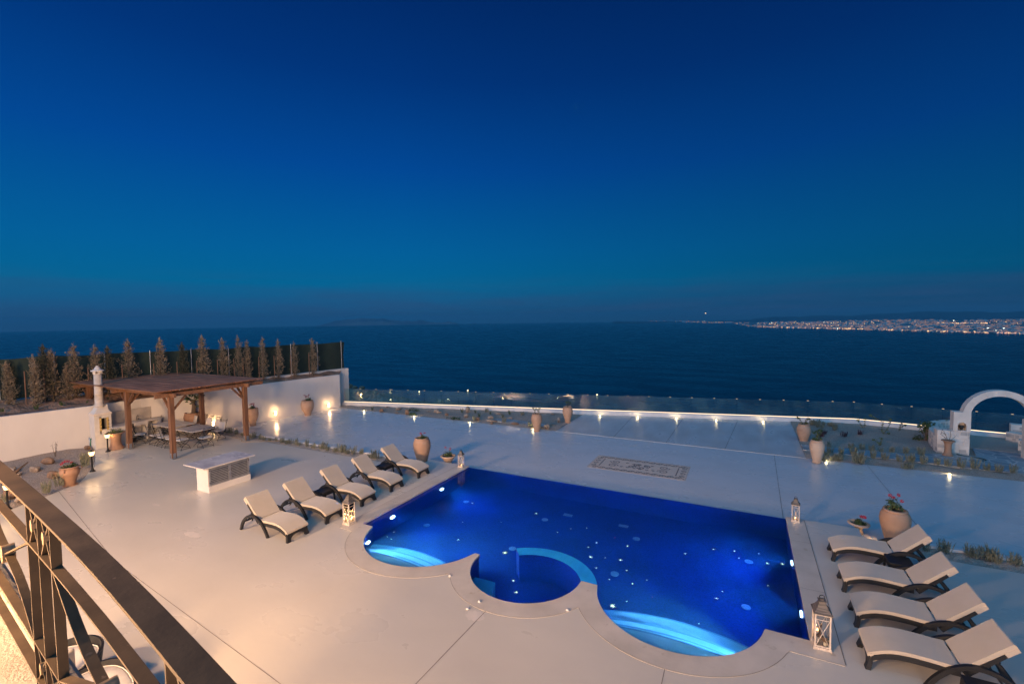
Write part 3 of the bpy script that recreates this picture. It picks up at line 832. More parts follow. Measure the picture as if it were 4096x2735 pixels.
# fibre-optic stars on the floor
for i, (x, y, s_) in enumerate([(6.13, -2.51, 1), (5.98, -2.85, .8), (6.2, -3.34, 1.5), (6.5, -3.78, 1), (5.58, -1.77, .6), (6.55, -1.99, -.6), (7.01, -2.3, 1.1), (7.01, -3.13, 1.4), (7.27, -3.55, .8),
        (7.54, -4.06, 1.1), (7.3, -5.12, 2.6), (8.59, -2.04, .9), (9.3, -1.46, 1), (9.84, -1.32, .9), (9.96, -1.67, .7), (10.66, -1.63, 1.2), (11.02, -1.51, 1.3), (9.5, -3.81, 1.1), (6.59, -3.21, .5),
        (7.84, -3.76, .5), (6.96, -4.14, .6), (9.62, -3.45, .4), (10.46, -1.18, .5), (10.63, -2.74, .5), (7.57, -4.82, .5), (1.26, -1.78, .9), (3.7, -1.52, 1.6), (2.25, -4.18, 1.2), (3.89, -4.2, 2.4),
        (4.96, -4.86, 1), (4.72, -5.27, 1), (5.0, -5.66, 1.6), (.15, -4.69, .7), (.17, -5.02, .5), (.39, -5.07, .7), (1.75, -3.16, .5), (5.14, -2.04, .5), (4.84, -2.43, .5), (9.2, -4.9, .4), (8.1, -4.4, -.4), (2.9, -2.6, .4)]):
    mb = MB(); r = .018 * abs(s_) ** .8 + .005
    q = rnd.Random if False else random.Random(i)
    nn = int(5 + 8 * abs(s_))
    mb.ball((0, 0, .01), r * .8, 6, sq=(1, 1, .4))
    for j in range(nn):
        a, d_ = q.uniform(0, 2 * PI), r * q.uniform(.8, 1.9)
        mb.ball((d_ * math.cos(a), d_ * math.sin(a), .008), r * q.uniform(.10, .28), 4, sq=(1, 1, .5))
    o = mb.build('star_light', 'star' if s_ > 0 else 'star_pink', pool, (x, y, ZF + .003))
for i, (x, y, w_) in enumerate([(4.73, -1.17, 0), (6.62, -1.14, 0), (7.16, -1.78, 1), (7.02, -3.84, 1), (10.21, -1.75, 1), (10.14, -3.85, 1), (.99, -1.77, 1), (4.14, -1.81, 1), (.81, -3.87, 1), (3.99, -3.89, 1)]):
    mb = MB()
    if w_: mb.lathe([(.105, 0), (.105, .012), (.09, .018), (0, .018)], 20)
    else: mb.box((0, 0, .008), (.30, .17, .016))
    mb.build('pool_fitting', 'drain', pool, (x, y, ZF + .003))
# small white studs and a hatch on the coping
for x, y in [(3.95, -7.02), (5.08, -7.55), (4.98, -7.86), (6.86, -7.0)]:
    MB().lathe([(.035, 0), (.035, .02), (.02, .03), (0, .03)], 14).build('coping_stud', 'marble_edge', pool, (x, y, .006))
vb = MB().prism([(x, yin(x, .03)) for x in xs_between(-.03, 11.23)] + [(11.23, .03), (-.03, .03)], ZF - .05, ZW - .004)
vm_, nt_, out_ = newmat('water_body')
v_ = N(nt_, 'ShaderNodeVolumePrincipled', Density=POOL_DENS)
v_.inputs['Color'].default_value = (.10, .42, .85, 1)
nt_.links.new(v_.outputs[0], out_.inputs['Volume'])
tag(vb.build('pool_water_body', vm_), 'faintly cloudy water body of the pool that carries the lamp glow', 'water', None, 'structure')
wmesh = MB().prism(outline, ZW, ZW, bot=False, sides=False)
tag(wmesh.build('pool_water', 'water'), 'clear still water filling the swimming pool', 'water', None, 'structure')

# ------------------------------------------------------------------ kerb, LED strip and glass railing
kb = MB()
def off_line(off):
    n01 = Vector((-(L1 - L0).y, (L1 - L0).x)).normalized(); n12 = Vector((-(L2 - L1).y, (L2 - L1).x)).normalized()
    nm = (n01 + n12).normalized()
    return [L0 + n01 * off, L1 + nm * off / nm.dot(n01), L2 + n12 * off, L3 + n12 * off]
def band(mb, a, b, z0, z1, mi=0):
    A, B = off_line(a), off_line(b)
    mb.prism([tuple(p) for p in A] + [tuple(p) for p in reversed(B)], z0, z1, mi=mi)
band(kb, -.30, .25, -.9, -.07)
struct('kerb_wall', kb, 'kerb', 'low white kerb wall carrying the glass railing')
rail = thing('glass_railing', 'long frameless glass railing with a glowing strip along the sea edge', 'glass railing', (0, 0, 0))
b = MB(); band(b, -.035, .0, -.068, -.045); b.build('light_strip', 'led', rail)
b = MB(); band(b, .0, .10, -.069, -.025); b.build('base_channel', 'steel', rail)
D01 = (L1 - L0).normalized()
posts = []
x = -15.6
while x < 15.7: posts.append(Vector((x, kerb_y(x)))); x += 1.262
posts[-1] = L1.copy() if (posts[-1] - L1).length < .8 else posts[-1]
if (posts[-1] - L1).length > .1: posts.append(L1.copy())
D12 = (L2 - L1).normalized()
q = 1.27
while q < 11: posts.append(L1 + D12 * q); q += 1.27
posts = [L0.copy()] + posts
for i, (a, b_) in enumerate(zip(posts[:-1], posts[1:])):
    d = (b_ - a).normalized(); n_ = Vector((-d.y, d.x)) * .045
    p, q_ = a + d * .008 + n_, b_ - d * .008 + n_
    w = n_.normalized() * .008
    mb = MB().prism([(p.x - w.x, p.y - w.y), (q_.x - w.x, q_.y - w.y), (q_.x + w.x, q_.y + w.y), (p.x + w.x, p.y + w.y)], -.04, .92)
    mb.box((q_.x, q_.y, .44), (.012, .020, .96), rz=math.atan2(d.y, d.x), mi=1)
    mb.build('glass_panel', ['glass', 'glass_edge'], rail)
    if i:
        MB().box((a.x + n_.x, a.y + n_.y, .925), (.085, .05, .03), rz=math.atan2(d.y, d.x)).build('clip', 'clip_glow', rail)

# recessed ground spots
def gspot(p, label, e_=3.2):
    t = thing('ground_spot', label, 'ground light', (p[0], p[1], LOW + (.012 if p[1] > 9 else 0)), 0, 'recessed ground lights')
    MB().lathe([(.075, 0), (.075, .010), (.055, .014), (.055, .008)], 18).build('rim', 'steel', t)
    MB().lathe([(.055, .011), (.03, .026), (0, .03)], 16).build('lens', 'spot_glow', t)
    lamp('ground_spot_light', 'POINT', (0, 0, .10), e_, (1, .80, .42), t, shadow_soft_size=.04)
names = ['ground light at the left end of the gravel edge by the wall', 'ground light second from the wall along the gravel edge', 'ground light third from the wall along the gravel edge',
         'ground light beside the foot of the left terrace urn', 'first ground light from the left along the glass railing', 'second ground light from the left along the glass railing',
         'middle ground light of the five along the glass railing', 'fourth ground light from the left along the glass railing', 'last ground light on the right along the glass railing',
         'ground light beside the footed urn right of the terrace', 'ground light on the deck edge below the arch']
for (px, py), nm in zip([(1464, 1641), (1659, 1664), (1878, 1689), (2129, 1718), (2415, 1652), (2562, 1657), (2713, 1663), (2868, 1669), (3051, 1675), (3309, 1850), (3808, 1904)], names):
    p = G(px, py, LOW)
    if py > 1680 or px < 2000: p.y = 7.88
    if px > 2380 and px < 3100: p.y = kerb_y(p.x, .62)
    gspot(p, nm)

# ------------------------------------------------------------------ mosaic carpet in the lower deck
def spiral(cx_, cy_, r, turns, a0, s=1, n=26):
    return [(cx_ + s * r * (1 - .8 * i / n) * math.cos(a0 + 2 * PI * turns * i / n), cy_ + r * (1 - .8 * i / n) * math.sin(a0 + 2 * PI * turns * i / n)) for i in range(n + 1)]
mos = thing('mosaic_panel', 'long cream pebble mosaic with dark scrollwork set in the lower deck', 'mosaic', (4.11, 2.79, LOW))
MB().box((1.98, .925, -.002), (3.96, 1.85, .012)).build('pebble_ground', pmat('cream_pebbles', (.74, .57, .44), (.52, .39, .30), 45, .9, .8, 60, bdist=.006), mos)
sp_ = MB(); zz = .007
for side in (0, 1):
    yc = .20 if side == 0 else 1.65
    for i in range(12):
        x = .30 + i * .305
        s = 1 if i % 2 else 1
        ribbon(sp_, spiral(x, yc, .115, 1.35, PI if side else 0, 1), .040, zz)
        ribbon(sp_, [(x + .08, yc + .07), (x + .17, yc - .02), (x + .24, yc - .09)], .045, zz)
for side in (0, 1):
    xc = .17 if side == 0 else 3.79
    for i in range(4):
        ribbon(sp_, spiral(xc, .43 + i * .33, .12, 1.3, PI / 2, 1 if side else -1), .040, zz)
    ribbon(sp_, [(.42 if side == 0 else 3.54, .40), (.42 if side == 0 else 3.54, 1.45)], .045, zz)
for cx_, s in ((.95, 1), (3.0, -1)):
    for yc, a in ((.68, 0), (1.18, PI)):
        ribbon(sp_, spiral(cx_, yc, .22, 1.5, a, s), .045, zz)
    for k_ in range(6):
        ribbon(sp_, spiral(cx_ + s * (.38 + .13 * k_), .925 + (.28 if k_ % 2 else -.28), .07, 1.1, k_, s), .036, zz)
for k_ in range(4):
    ribbon(sp_, spiral(1.72 + .19 * k_, .80 + .26 * (k_ % 2), .16, 1.35, k_ * PI / 2), .06, zz)
ribbon(sp_, [(.03, .03), (3.93, .03), (3.93, 1.82), (.03, 1.82), (.03, .03)], .014, zz)
sp_.build('scrollwork', pmat('dark_pebbles', (.15, .125, .12), (.22, .18, .16), 60, .85), mos)
# ------------------------------------------------------------------ walls, bank and fence
def poly_wall(line, th, zb, zt):
    """wall prism, thickness on the far side"""
    P = [Vector(p) for p in line]
    offp = []
    for i, p in enumerate(P):
        d = (P[min(i + 1, len(P) - 1)] - P[max(i - 1, 0)]).normalized()
        offp.append(p + Vector((d.y, -d.x)) * th)
    k = len(P); mb = MB()
    zts = zt if isinstance(zt, list) else [zt] * k
    vs = [(p.x, p.y, zb) for p in P] + [(p.x, p.y, z) for p, z in zip(P, zts)] + [(p.x, p.y, z) for p, z in zip(offp, zts)] + [(p.x, p.y, zb) for p in offp]
    fs = []
    for i in range(k - 1):
        for r in range(3):
            fs.append((r * k + i, r * k + i + 1, (r + 1) * k + i + 1, (r + 1) * k + i))
    fs += [(0, k, 2 * k, 3 * k), (k - 1, 4 * k - 1, 3 * k - 1, 2 * k - 1)]
    return mb.add(vs, fs)
wl_ = wall_line
# check side: far side is -x
w = poly_wall(wl_, -.22 if False else .22, -.6, [2.10, 2.10, 2.08, 2.02, 2.0, 2.0, 2.0])
tag(w.build('retaining_wall', 'plaster'), 'long white plastered retaining wall behind the pergola, holding the earth bank', 'wall')
fence_line = [(-17.55, 9.6), (-18.7, 3.0), (-21.6, -5.0), (-23.2, -9.0), (-25.5, -15)]
w = poly_wall([(-17.15, 9.75), (-17.25, 9.5), (-18.35, 3.0), (-21.25, -5.0)], .35, -.6, [2.40, 2.40, 2.34, 2.30])
tag(w.build('boundary_wall', 'plaster'), 'taller white boundary wall end behind the earth bank, below the net fence', 'wall')
MB
w = MB(); n = 70
A_ = [Vector(wl_[0]) + (Vector(p) - Vector(wl_[0])) for p in wl_]
def along(line, t):
    P = [Vector(p) for p in line]; Ls = [(b - a).length for a, b in zip(P[:-1], P[1:])]; T = sum(Ls) * t
    for a, b, l in zip(P[:-1], P[1:], Ls):
        if T <= l + 1e-6: return a + (b - a) * (T / l)
        T -= l
    return P[-1]
rowsv = []
inner = [(p[0] - .12, p[1]) for p in wl_]
fout = [(-17.4, 9.3), (-18.6, 3.0), (-21.5, -5.0), (-23.1, -9.0), (-25.4, -15)]
for i in range(n + 1):
    a, b = along(inner, i / n), along(fout, i / n)
    row = []
    for j in range(13):
        t = j / 12; p = a + (b - a) * t
        z = 2.02 + .30 * t + (.0 if j == 0 else bumpz(p.x * 1.7, p.y * 1.9, .07)) + (.10 if 3 < j < 9 else 0) * 0
        if j == 0: z = 2.04
        row.append((p.x, p.y, z))
    rowsv.append(row)
for a, b in zip(rowsv[:-1], rowsv[1:]): w.strip(a, b, smooth=True)
struct('earth_bank', w, 'bank', 'brown stony earth bank above the white wall')
fence = thing('net_fence', 'dark green shade net stretched on steel posts along the bank', 'fence', (0, 0, 0))
nb = MB()
n = 90; F1 = [(-17.5, 9.75)] + fence_line
A, B = [], []
for i in range(n + 1):
    p = along(fence_line, i / n)
    wv = .04 * math.sin(i * 1.1) + .03 * math.sin(i * .47)
    A.append((p.x + wv, p.y, 2.36 + .03 * math.sin(i * .8))); B.append((p.x + wv * .4, p.y, 4.42 + .03 * math.sin(i * .6) - .05 * abs(math.sin(i * PI / 8))))
mid = [((a[0] + b[0]) / 2 + .05 * math.sin(i * .9), a[1], (a[2] + b[2]) / 2) for i, (a, b) in enumerate(zip(A, B))]
nb.strip(A, mid, smooth=True).strip(mid, B, smooth=True)
nb.add([A[0], mid[0], B[0], (A[0][0] + .02, A[0][1] + .10, A[0][2] - .02), (mid[0][0], mid[0][1] + .05, mid[0][2]), (B[0][0], B[0][1] + .18, B[0][2] - .02)], [(0, 3, 4, 1), (1, 4, 5, 2)])
nb.build('net', 'net', fence)
P_ = [Vector(p) for p in fence_line]
tot = sum((b - a).length for a, b in zip(P_[:-1], P_[1:]))
d_ = .15
while d_ < tot:
    p = along(fence_line, d_ / tot)
    MB().tube([(p.x + .05, p.y, 2.1), (p.x + .05, p.y, 4.5)], .028, 8).build('post', 'steel', fence)
    d_ += 1.95
# outermost headland
w = MB()
sil = [(1330, 1545, -1.0), (1385, 1550, -1.3), (1440, 1556, -1.8), (1500, 1561, -2.3), (1550, 1575, -3.0), (1610, 1588, -3.6), (1680, 1603, -4.6), (1740, 1607, -5.2), (1800, 1606, -5.6), (1850, 1612, -6.4), (1905, 1622, -7.0), (1990, 1640, -7.6)]
S_ = [G(a, b, z) for a, b, z in sil]
nx, ny = 66, 16
grid = []
for i in range(nx + 1):
    t = i / nx * (len(S_) - 1); i0 = min(int(t), len(S_) - 2); f = t - i0
    s_ = S_[i0].lerp(S_[i0 + 1], f)
    xk = -17.6 + (s_.x + 17.6) * 0 + i / nx * 17
    base = Vector((xk, kerb_y(xk) + .3, -.55))
    col = []
    for j in range(ny + 1):
        u = j / ny
        p = base.lerp(s_, u)
        h = rnd.uniform(-.10, .10) * min(1, u * 3) * (1 if j < ny else .8)
        col.append((p.x, p.y, p.z - .9 * math.sin(PI * u) * .35 + h))
    e = s_ + (s_ - Vector((CAM.x, CAM.y, s_.z))).normalized() * 8
    col.append((e.x, e.y, s_.z - 8)); col.append((e.x * 1.0 - 20, e.y + 60, -60)); col.append((e.x - 60, e.y + 200, -250))
    grid.append(col)
for a, b in zip(grid[:-1], grid[1:]): w.strip(a, b, smooth=False)
struct('hillside', w, 'hill', 'dim rocky hillside falling to the sea beyond the glass')
for i, (px, py, z, s_) in enumerate([(1395, 1549, -1.3, .5), (1420, 1553, -1.6, .35), (1448, 1555, -1.8, .4), (1762, 1610, -5.2, .5), (1790, 1606, -5.5, .45), (1660, 1602, -4.4, .3)]):
    p = G(px, py, z)
    mb = MB(); q = random.Random(i)
    mb.ball((0, 0, s_ * .3), s_ * .8, 9, sq=(1.2, 1, .7))
    mb.v = [(a + q.uniform(-.12, .12) * s_, b_ + q.uniform(-.12, .12) * s_, c + q.uniform(-.1, .1) * s_) for a, b_, c in mb.v]
    mb.sm = [False] * len(mb.sm)
    o = mb.build('boulder', 'rock_rust' if i < 3 else 'rock', None, p)
    tag(o, ['dark boulder on the hilltop next to the wall end', 'low dark boulder second from the wall end on the hilltop', 'pointed boulder on the hill crest left of the sea',
            'pale boulder on the lower hill crest', 'largest pale boulder near the hill foot', 'small boulder midway down the hill crest'][i], 'boulder', 'boulders on the hillside')

# ------------------------------------------------------------------ sea, coast, city, island
SEA = -247.0
w = MB(); cc = (CAM.x, CAM.y)
ringr = [0, 60, 150, 400, 1000, 2500, 6000, 13000, 20000, 28000]
vs, fs = [], []; n = 96
for r in ringr[1:]:
    for j in range(n): vs.append((cc[0] + r * math.cos(2 * PI * j / n), cc[1] + r * math.sin(2 * PI * j / n), SEA))
vs.append((cc[0], cc[1], SEA))
for i in range(len(ringr) - 2):
    for j in range(n): fs.append((i * n + j, (i + 1) * n + j, (i + 1) * n + (j + 1) % n, i * n + (j + 1) % n))
for j in range(n): fs.append((len(vs) - 1, j, (j + 1) % n))
w.add(vs, fs)
struct('sea', w, 'sea', 'dark blue evening sea reaching to the horizon')

def far(px, py, dist):
    """point at horizontal distance dist under the pixel (terrain far away at its real height)"""
    d = ray(px, py); h = math.hypot(d.x, d.y)
    return CAM + d * (dist / h)
def seapt(px, py):
    p = G(px, py, SEA); return p, math.hypot(p.x - CAM.x, p.y - CAM.y)
coast_px = [(2590, 1287), (2700, 1289), (2800, 1291), (2930, 1293), (2950, 1303), (3030, 1309), (3140, 1312), (3270, 1315), (3400, 1318), (3550, 1322.5), (3700, 1327), (3850, 1331), (4000, 1335), (4140, 1339), (4300, 1343)]
top_px = [(2590, 1285.5), (2700, 1284), (2800, 1284), (2930, 1286), (2950, 1289), (3030, 1290), (3140, 1287), (3270, 1287), (3400, 1282), (3550, 1280), (3700, 1280), (3850, 1281), (4000, 1280), (4140, 1274), (4300, 1270)]
def interp(tab, x):
    for a, b in zip(tab[:-1], tab[1:]):
        if a[0] <= x <= b[0]: return a[1] + (b[1] - a[1]) * (x - a[0]) / (b[0] - a[0])
    return tab[0][1] if x < tab[0][0] else tab[-1][1]
def land(px, t):
    y0, y1 = interp(coast_px, px), interp(top_px, px)
    p, d0 = seapt(px, y0)
    return far(px, y0 + (y1 - y0) * t, d0 * (1 + .55 * t)), d0
w = MB(); cols = []
for i in range(90):
    px = 2590 + i * 19
    cols.append([land(px, t / 8)[0] + Vector((0, 0, 0 if t else -3)) for t in range(9)])
for a, b in zip(cols[:-1], cols[1:]): w.strip(a, b, smooth=True)
M['coast'] = pmat('dim_coastal_land', (.30, .26, .24), (.18, .16, .15), .004, .95, detail=9)
struct('coast', w, 'coast', 'low coast across the bay carrying the city')
# hills behind the city
w = MB(); A, B, C_ = [], [], []
rr = random.Random(3); ph = [rr.uniform(0, 6) for _ in range(6)]
for i in range(140):
    px = 2450 + i * 14
    top = 1287 - 34 * min(1, max(0, (px - 2760) / 800)) ** .9 - 8 * min(1, max(0, (px - 3500) / 500)) + 3.0 * math.sin(px * .011 + ph[0]) + 1.6 * math.sin(px * .031 + ph[1]) + .8 * math.sin(px * .09 + ph[2])
    A.append(far(px, 1292, 21000)); B.append(far(px, (top + 1290) / 2, 23000)); C_.append(far(px, min(top, 1284.5), 25500))
w.strip(A, B, smooth=True).strip(B, C_, smooth=True)
M['far_hill'] = pmat('far_hills', (.085, .085, .10), (.055, .055, .07), .0006, .95, detail=8)
struct('far_hills', w, 'far_hill', 'dark hill range behind the city')
w = MB(); A, B, C_ = [], [], []
island_top = [(1262, 1304), (1300, 1295), (1340, 1283), (1400, 1277), (1452, 1272.5), (1480, 1275), (1530, 1274), (1560, 1279), (1600, 1283), (1660, 1284), (1685, 1280.5), (1720, 1288), (1780, 1289.5), (1795, 1285), (1815, 1290), (1840, 1296)]
for i in range(100):
    px = 1262 + i * 5.84
    t = interp(island_top, px) + .7 * math.sin(px * .13) + .5 * math.sin(px * .31)
    base = 1304.5 - (px - 1262) * .016
    A.append(far(px, base + .6, 20500)); B.append(far(px, (t + base) / 2, 21200)); C_.append(far(px, min(t, base), 22500))
w.strip(A, B, smooth=True).strip(B, C_, smooth=True)
M['island'] = pmat('hazy_island', (.42, .28, .26), (.16, .16, .20), .0007, .95, detail=9)
struct('island', w, 'island', 'low hazy island on the horizon')
# city: thousands of small buildings and lights, reads as one mass
q = random.Random(11); cb, cl = MB(), MB()
for i in range(5200):
    px = 3015 + 1250 * q.random() ** .85 if q.random() < .93 else q.uniform(2600, 3015)
    t = q.random() ** 1.15
    if px < 3250 and q.random() < .45: t *= .4
    if math.sin(px * .013 + t * 9) + math.sin(px * .041 - t * 5) > 1.25: continue
    p, d0 = land(px, t)
    s_ = q.uniform(9, 26) * d0 / 7500
    cb.box((p.x, p.y, p.z + s_ * .3), (s_ * q.uniform(1, 2.4), s_, s_ * q.uniform(.5, 1.1)), rz=q.choice((.3, .35, 1.9)), mi=q.choice((0, 0, 1, 2, 2)))
M['city_wall'] = pmat('city_walls', (.78, .66, .58), (.5, .42, .38), .01, .9)
M['city_wall2'] = pmat('city_walls_grey', (.34, .30, .28), (.22, .20, .19), .01, .9)
o = cb.build('city', ['city_wall', 'city_wall2', emat('street_lit_facade', (.30, .19, .17), .9)])
tag(o, 'dense pale city spread along the far right coast', 'city', None, 'stuff')
def light_at(px, py, s_, mi=0, d=None, up=6):
    t = 0
    y0, y1 = interp(coast_px, px), interp(top_px, px)
    t = min(1, max(0, (py - y0) / (y1 - y0))) if abs(y1 - y0) > .5 else 0
    p, d0 = land(px, t)
    k = s_ * (d or d0) / 1820 * .9
    cl.box((p.x, p.y, p.z + up * d0 / 7000 + k * .5), (k * 1.7, k, k), mi=mi)
for i in range(1250):
    r = q.random()
    if r < .42: px = q.uniform(3030, 4180); t = q.uniform(0.0, .07)
    elif r < .60: px = q.uniform(3030, 3500); t = q.uniform(.25, .95)
    elif r < .72: px = q.uniform(3750, 3950); t = q.uniform(.70, .76)
    elif r < .80: px = q.uniform(2600, 2950); t = q.uniform(.0, .5)
    else: px = q.uniform(3200, 4180); t = q.uniform(.1, .95)
    y0, y1 = interp(coast_px, px), interp(top_px, px)
    light_at(px, y0 + (y1 - y0) * t, q.choice((.9, 1.1, 1.3, 2.0)) * (.75 if r > .8 else 1), q.choice((0, 0, 1, 1)))
for px, py, s_ in [(3635, 1310, 4.5), (3815, 1284, 4), (3952, 1316, 5), (4015, 1316, 4.5), (3970, 1325, 4), (3984, 1325, 4), (4003, 1325, 5), (3087, 1293, 4), (3296, 1291, 4), (3180, 1308, 4), (3350, 1317, 3.5), (2816, 1286, 3)]:
    light_at(px, py, s_ * .55, 2)
o = cl.build('city_lights', [emat('amber_city_light', (1, .62, .28), 2.6), emat('rose_city_light', (1, .50, .34), 1.6), emat('white_city_light', (.95, 1, .80), 4)])
tag(o, 'amber street and harbour lights of the distant city', 'lights', None, 'stuff')
b = MB(); p = far(2822, 1253, 25000); b.ball((0, 0, 0), 26, 6)
o = b.build('hilltop_beacon', emat('beacon_light', (1, .7, .4), 3.5), None, p)
tag(o, 'single bright beacon above the hills at the left end of the far coast', 'beacon')
MB
# made-up L of lamps standing in for a house window mirrored in the glass
j = thing('jetty', 'small jetty lit by an L of warm lamps on the dark water', 'jetty', seapt(1560, 1572)[0])
dd = seapt(1560, 1572)[1]; px1 = dd / 1820
b = MB().box((0, 0, 1.0), (3 * px1, 26 * px1, 2), rz=.48).box((10 * px1, -8 * px1, .8), (22 * px1, 5 * px1, 1.6), rz=-.48)
b.build('pier_deck', pmat('jetty_concrete', (.4, .34, .28), None, .1, .9), j)
b = MB()
b.box((-1.5 * px1, 3 * px1, 7), (1.6 * px1, 1.6 * px1, 13), rz=.48)
for i in range(10): b.box((i * 2.5 * px1 * .9, -i * 2.5 * px1 * .45 - 3 * px1, 2.6), (2.6 * px1, 1.5 * px1, 1.6), rz=-.48)
b.build('lamps', emat('jetty_lamps', (1, .66, .36), .9), j)  # added glow bars in the shape of the mirrored window
for (px, py), lab in zip([(1677, 1570), (1871, 1565), (2388, 1582)], ['lamp of a small boat right of the lit jetty', 'lamp of a small boat midway across the dark water', 'bright boat lamp behind the middle of the glass railing']):  # floating glows added in place of lamps mirrored in the railing glass
    p, d0 = seapt(px, py); s_ = d0 / 1820
    t = thing('boat', lab, 'boat', p)
    glint_base = [(-6 * s_, 0), (-4 * s_, -1.4 * s_), (4 * s_, -1.4 * s_), (6.5 * s_, 0), (4 * s_, 1.4 * s_), (-4 * s_, 1.4 * s_)]
    MB().prism(glint_base, 0, 1.4 * s_).build('hull', 'dark_plastic', t)
    MB().ball((0, 0, 4 * s_), 2.6 * s_, 8).build('masthead_lamp', emat('boat_lamp', (1, .80, .48), 3.5), t)

# ------------------------------------------------------------------ sun loungers
def smooth_prof(pts, n=6):
    out = []
    P = [pts[0]] + list(pts) + [pts[-1]]
    for i in range(1, len(P) - 2):
        p0, p1, p2, p3 = P[i - 1], P[i], P[i + 1], P[i + 2]
        for k in range(n):
            t = k / n
            out.append(tuple(.5 * ((2 * p1[a]) + (-p0[a] + p2[a]) * t + (2 * p0[a] - 5 * p1[a] + 4 * p2[a] - p3[a]) * t * t + (-p0[a] + 3 * p1[a] - 3 * p2[a] + p3[a]) * t ** 3) for a in range(len(p1))))
    out.append(tuple(pts[-1]))
    return out
def make_lounger():
    t = thing('sun_lounger', 'x', 'sun lounger')
    top = smooth_prof([(-.02, .29), (.10, .355), (.28, .425), (.50, .455), (.78, .45), (1.0, .435), (1.16, .435)])
    fr = [(x, z - .065) for x, z in top if x > .02]
    W = .33
    # cushion on the seat: folds over the foot end
    cz = [(x, z) for x, z in top]
    prof = cz + [(x, z - .062) for x, z in reversed(cz)]
    prof += [(-.035, .215), (-.055, .235)] if False else []
    cu = MB().extr(prof, -W - .005, W + .005, smooth=False)
    o = cu.build('seat_cushion', 'cushion', t, bevel=.014)
    s = MB()
    for y in (-W - .012, W + .012):   # tie straps at the foot corners
        s.bar((.02, y, .29), (.085, y, .185), .01, .05)
    s.build('cushion_strap', 'cushion', t)
    a = math.radians(44)
    bx, bz = 1.175, .435
    ux, uz = math.cos(a), math.sin(a); nx_, nz_ = -uz, ux
    Lb = .80
    q = [(bx, bz), (bx + ux * Lb, bz + uz * Lb), (bx + ux * Lb - nx_ * .065, bz + uz * Lb - nz_ * .065), (bx - nx_ * .065, bz - nz_ * .065)]
    q = [(bx, bz), (bx + ux * Lb * .985, bz + uz * Lb * .985), (bx + ux * (Lb + .01) - nx_ * .02, bz + uz * (Lb + .01) - nz_ * .02), (bx + ux * Lb - nx_ * .075, bz + uz * Lb - nz_ * .075), (bx - nx_ * .062, bz - nz_ * .062)]
    MB().extr(q[::-1], -W - .005, W + .005).build('back_cushion', 'cushion', t, bevel=.014)
    # hood of the cushion that slips over the frame top
    h = MB()
    h.extr([(bx + ux * .60 - nx_ * .064, bz + uz * .60 - nz_ * .064), (bx + ux * (Lb) - nx_ * .064, bz + uz * (Lb) - nz_ * .064),
            (bx + ux * (Lb - .01) - nx_ * .125, bz + uz * (Lb - .01) - nz_ * .125), (bx + ux * .60 - nx_ * .125, bz + uz * .60 - nz_ * .125)][::-1], -W - .012, W + .012)
    h.build('cushion_hood', 'cushion', t, bevel=.012)
    # rattan side rails
    r = MB()
    for y in (-W, W):
        lo = [(x, z - .085 + .0 * x) for x, z in fr]
        r.extr([(x, z) for x, z in fr] + lo[::-1], y - .02, y + .02)
    r.extr([(x, z - .01) for x, z in fr] + [(x, z - .03) for x, z in reversed(fr)], -W + .02, W - .02)
    r.build('seat_frame', 'rattan', t, bevel=.006)
    b = MB()
    for y in (-W + .01, W - .01):
        p = [(bx - nx_ * .065 - ux * .05, bz - nz_ * .065 - uz * .05), (bx - nx_ * .065 + ux * .62, bz - nz_ * .065 + uz * .62), (bx - nx_ * .125 + ux * .60, bz - nz_ * .125 + uz * .60), (bx - nx_ * .15 - ux * .05, bz - nz_ * .15 - uz * .05)]
        b.extr(p[::-1], y - .02, y + .02)
    b.extr([(bx - nx_ * .07, bz - nz_ * .07), (bx - nx_ * .07 + ux * .72, bz - nz_ * .07 + uz * .72), (bx - nx_ * .09 + ux * .72, bz - nz_ * .09 + uz * .72), (bx - nx_ * .09, bz - nz_ * .09)][::-1], -W + .03, W - .03)
    b.build('back_frame', 'rattan', t, bevel=.005)
    pr = MB()
    for y in (-.2, .2):
        pr.bar((bx + ux * .42 - nx_ * .12, y, bz + uz * .42 - nz_ * .12), (1.86, y, .25), .03, .03)
        pr.bar((bx + ux * .30 - nx_ * .12, y, bz + uz * .30 - nz_ * .12), (1.70, y, .24), .03, .03)
    pr.bar((1.86, -.3, .24), (1.86, .3, .24), .035, .035)
    pr.build('back_prop', 'rattan', t)
    # foot panel with arched opening, two legs
    f = MB()
    n = 20; poly = [(-W - .02, 0), (-W + .10, 0)]
    for i in range(n + 1):
        aa = PI - PI * i / n
        poly.append(((W - .10) * math.cos(aa), .0 + .155 * math.sin(aa) ** .8))
    poly += [(W - .10, 0), (W + .02, 0), (W + .0, .13), (W - .02, .225), (-W + .02, .225), (-W, .13)]
    cl_ = []
    for p in poly:
        if not cl_ or (abs(p[0] - cl_[-1][0]) + abs(p[1] - cl_[-1][1])) > 1e-4: cl_.append(p)
    poly = cl_
    k = len(poly)
    vs = [(.0 + (.06 if z < .05 else .02) * 0 - .045 * (1 - min(1, z / .2)) ** 2, y, z) for y, z in poly] + [(.06 - .03 * (1 - min(1, z / .2)) ** 2, y, z) for y, z in poly]
    tris = tessellate_polygon([[Vector((p[0], p[1], 0)) for p in poly]])
    f.add(vs, [(i, (i + 1) % k, k + (i + 1) % k, k + i) for i in range(k)]); f.add(vs[:k], [tuple(x) for x in tris]); f.add(vs[k:], [tuple(x)[::-1] for x in tris])
    f.build('foot_panel', 'rattan', t, bevel=.006)
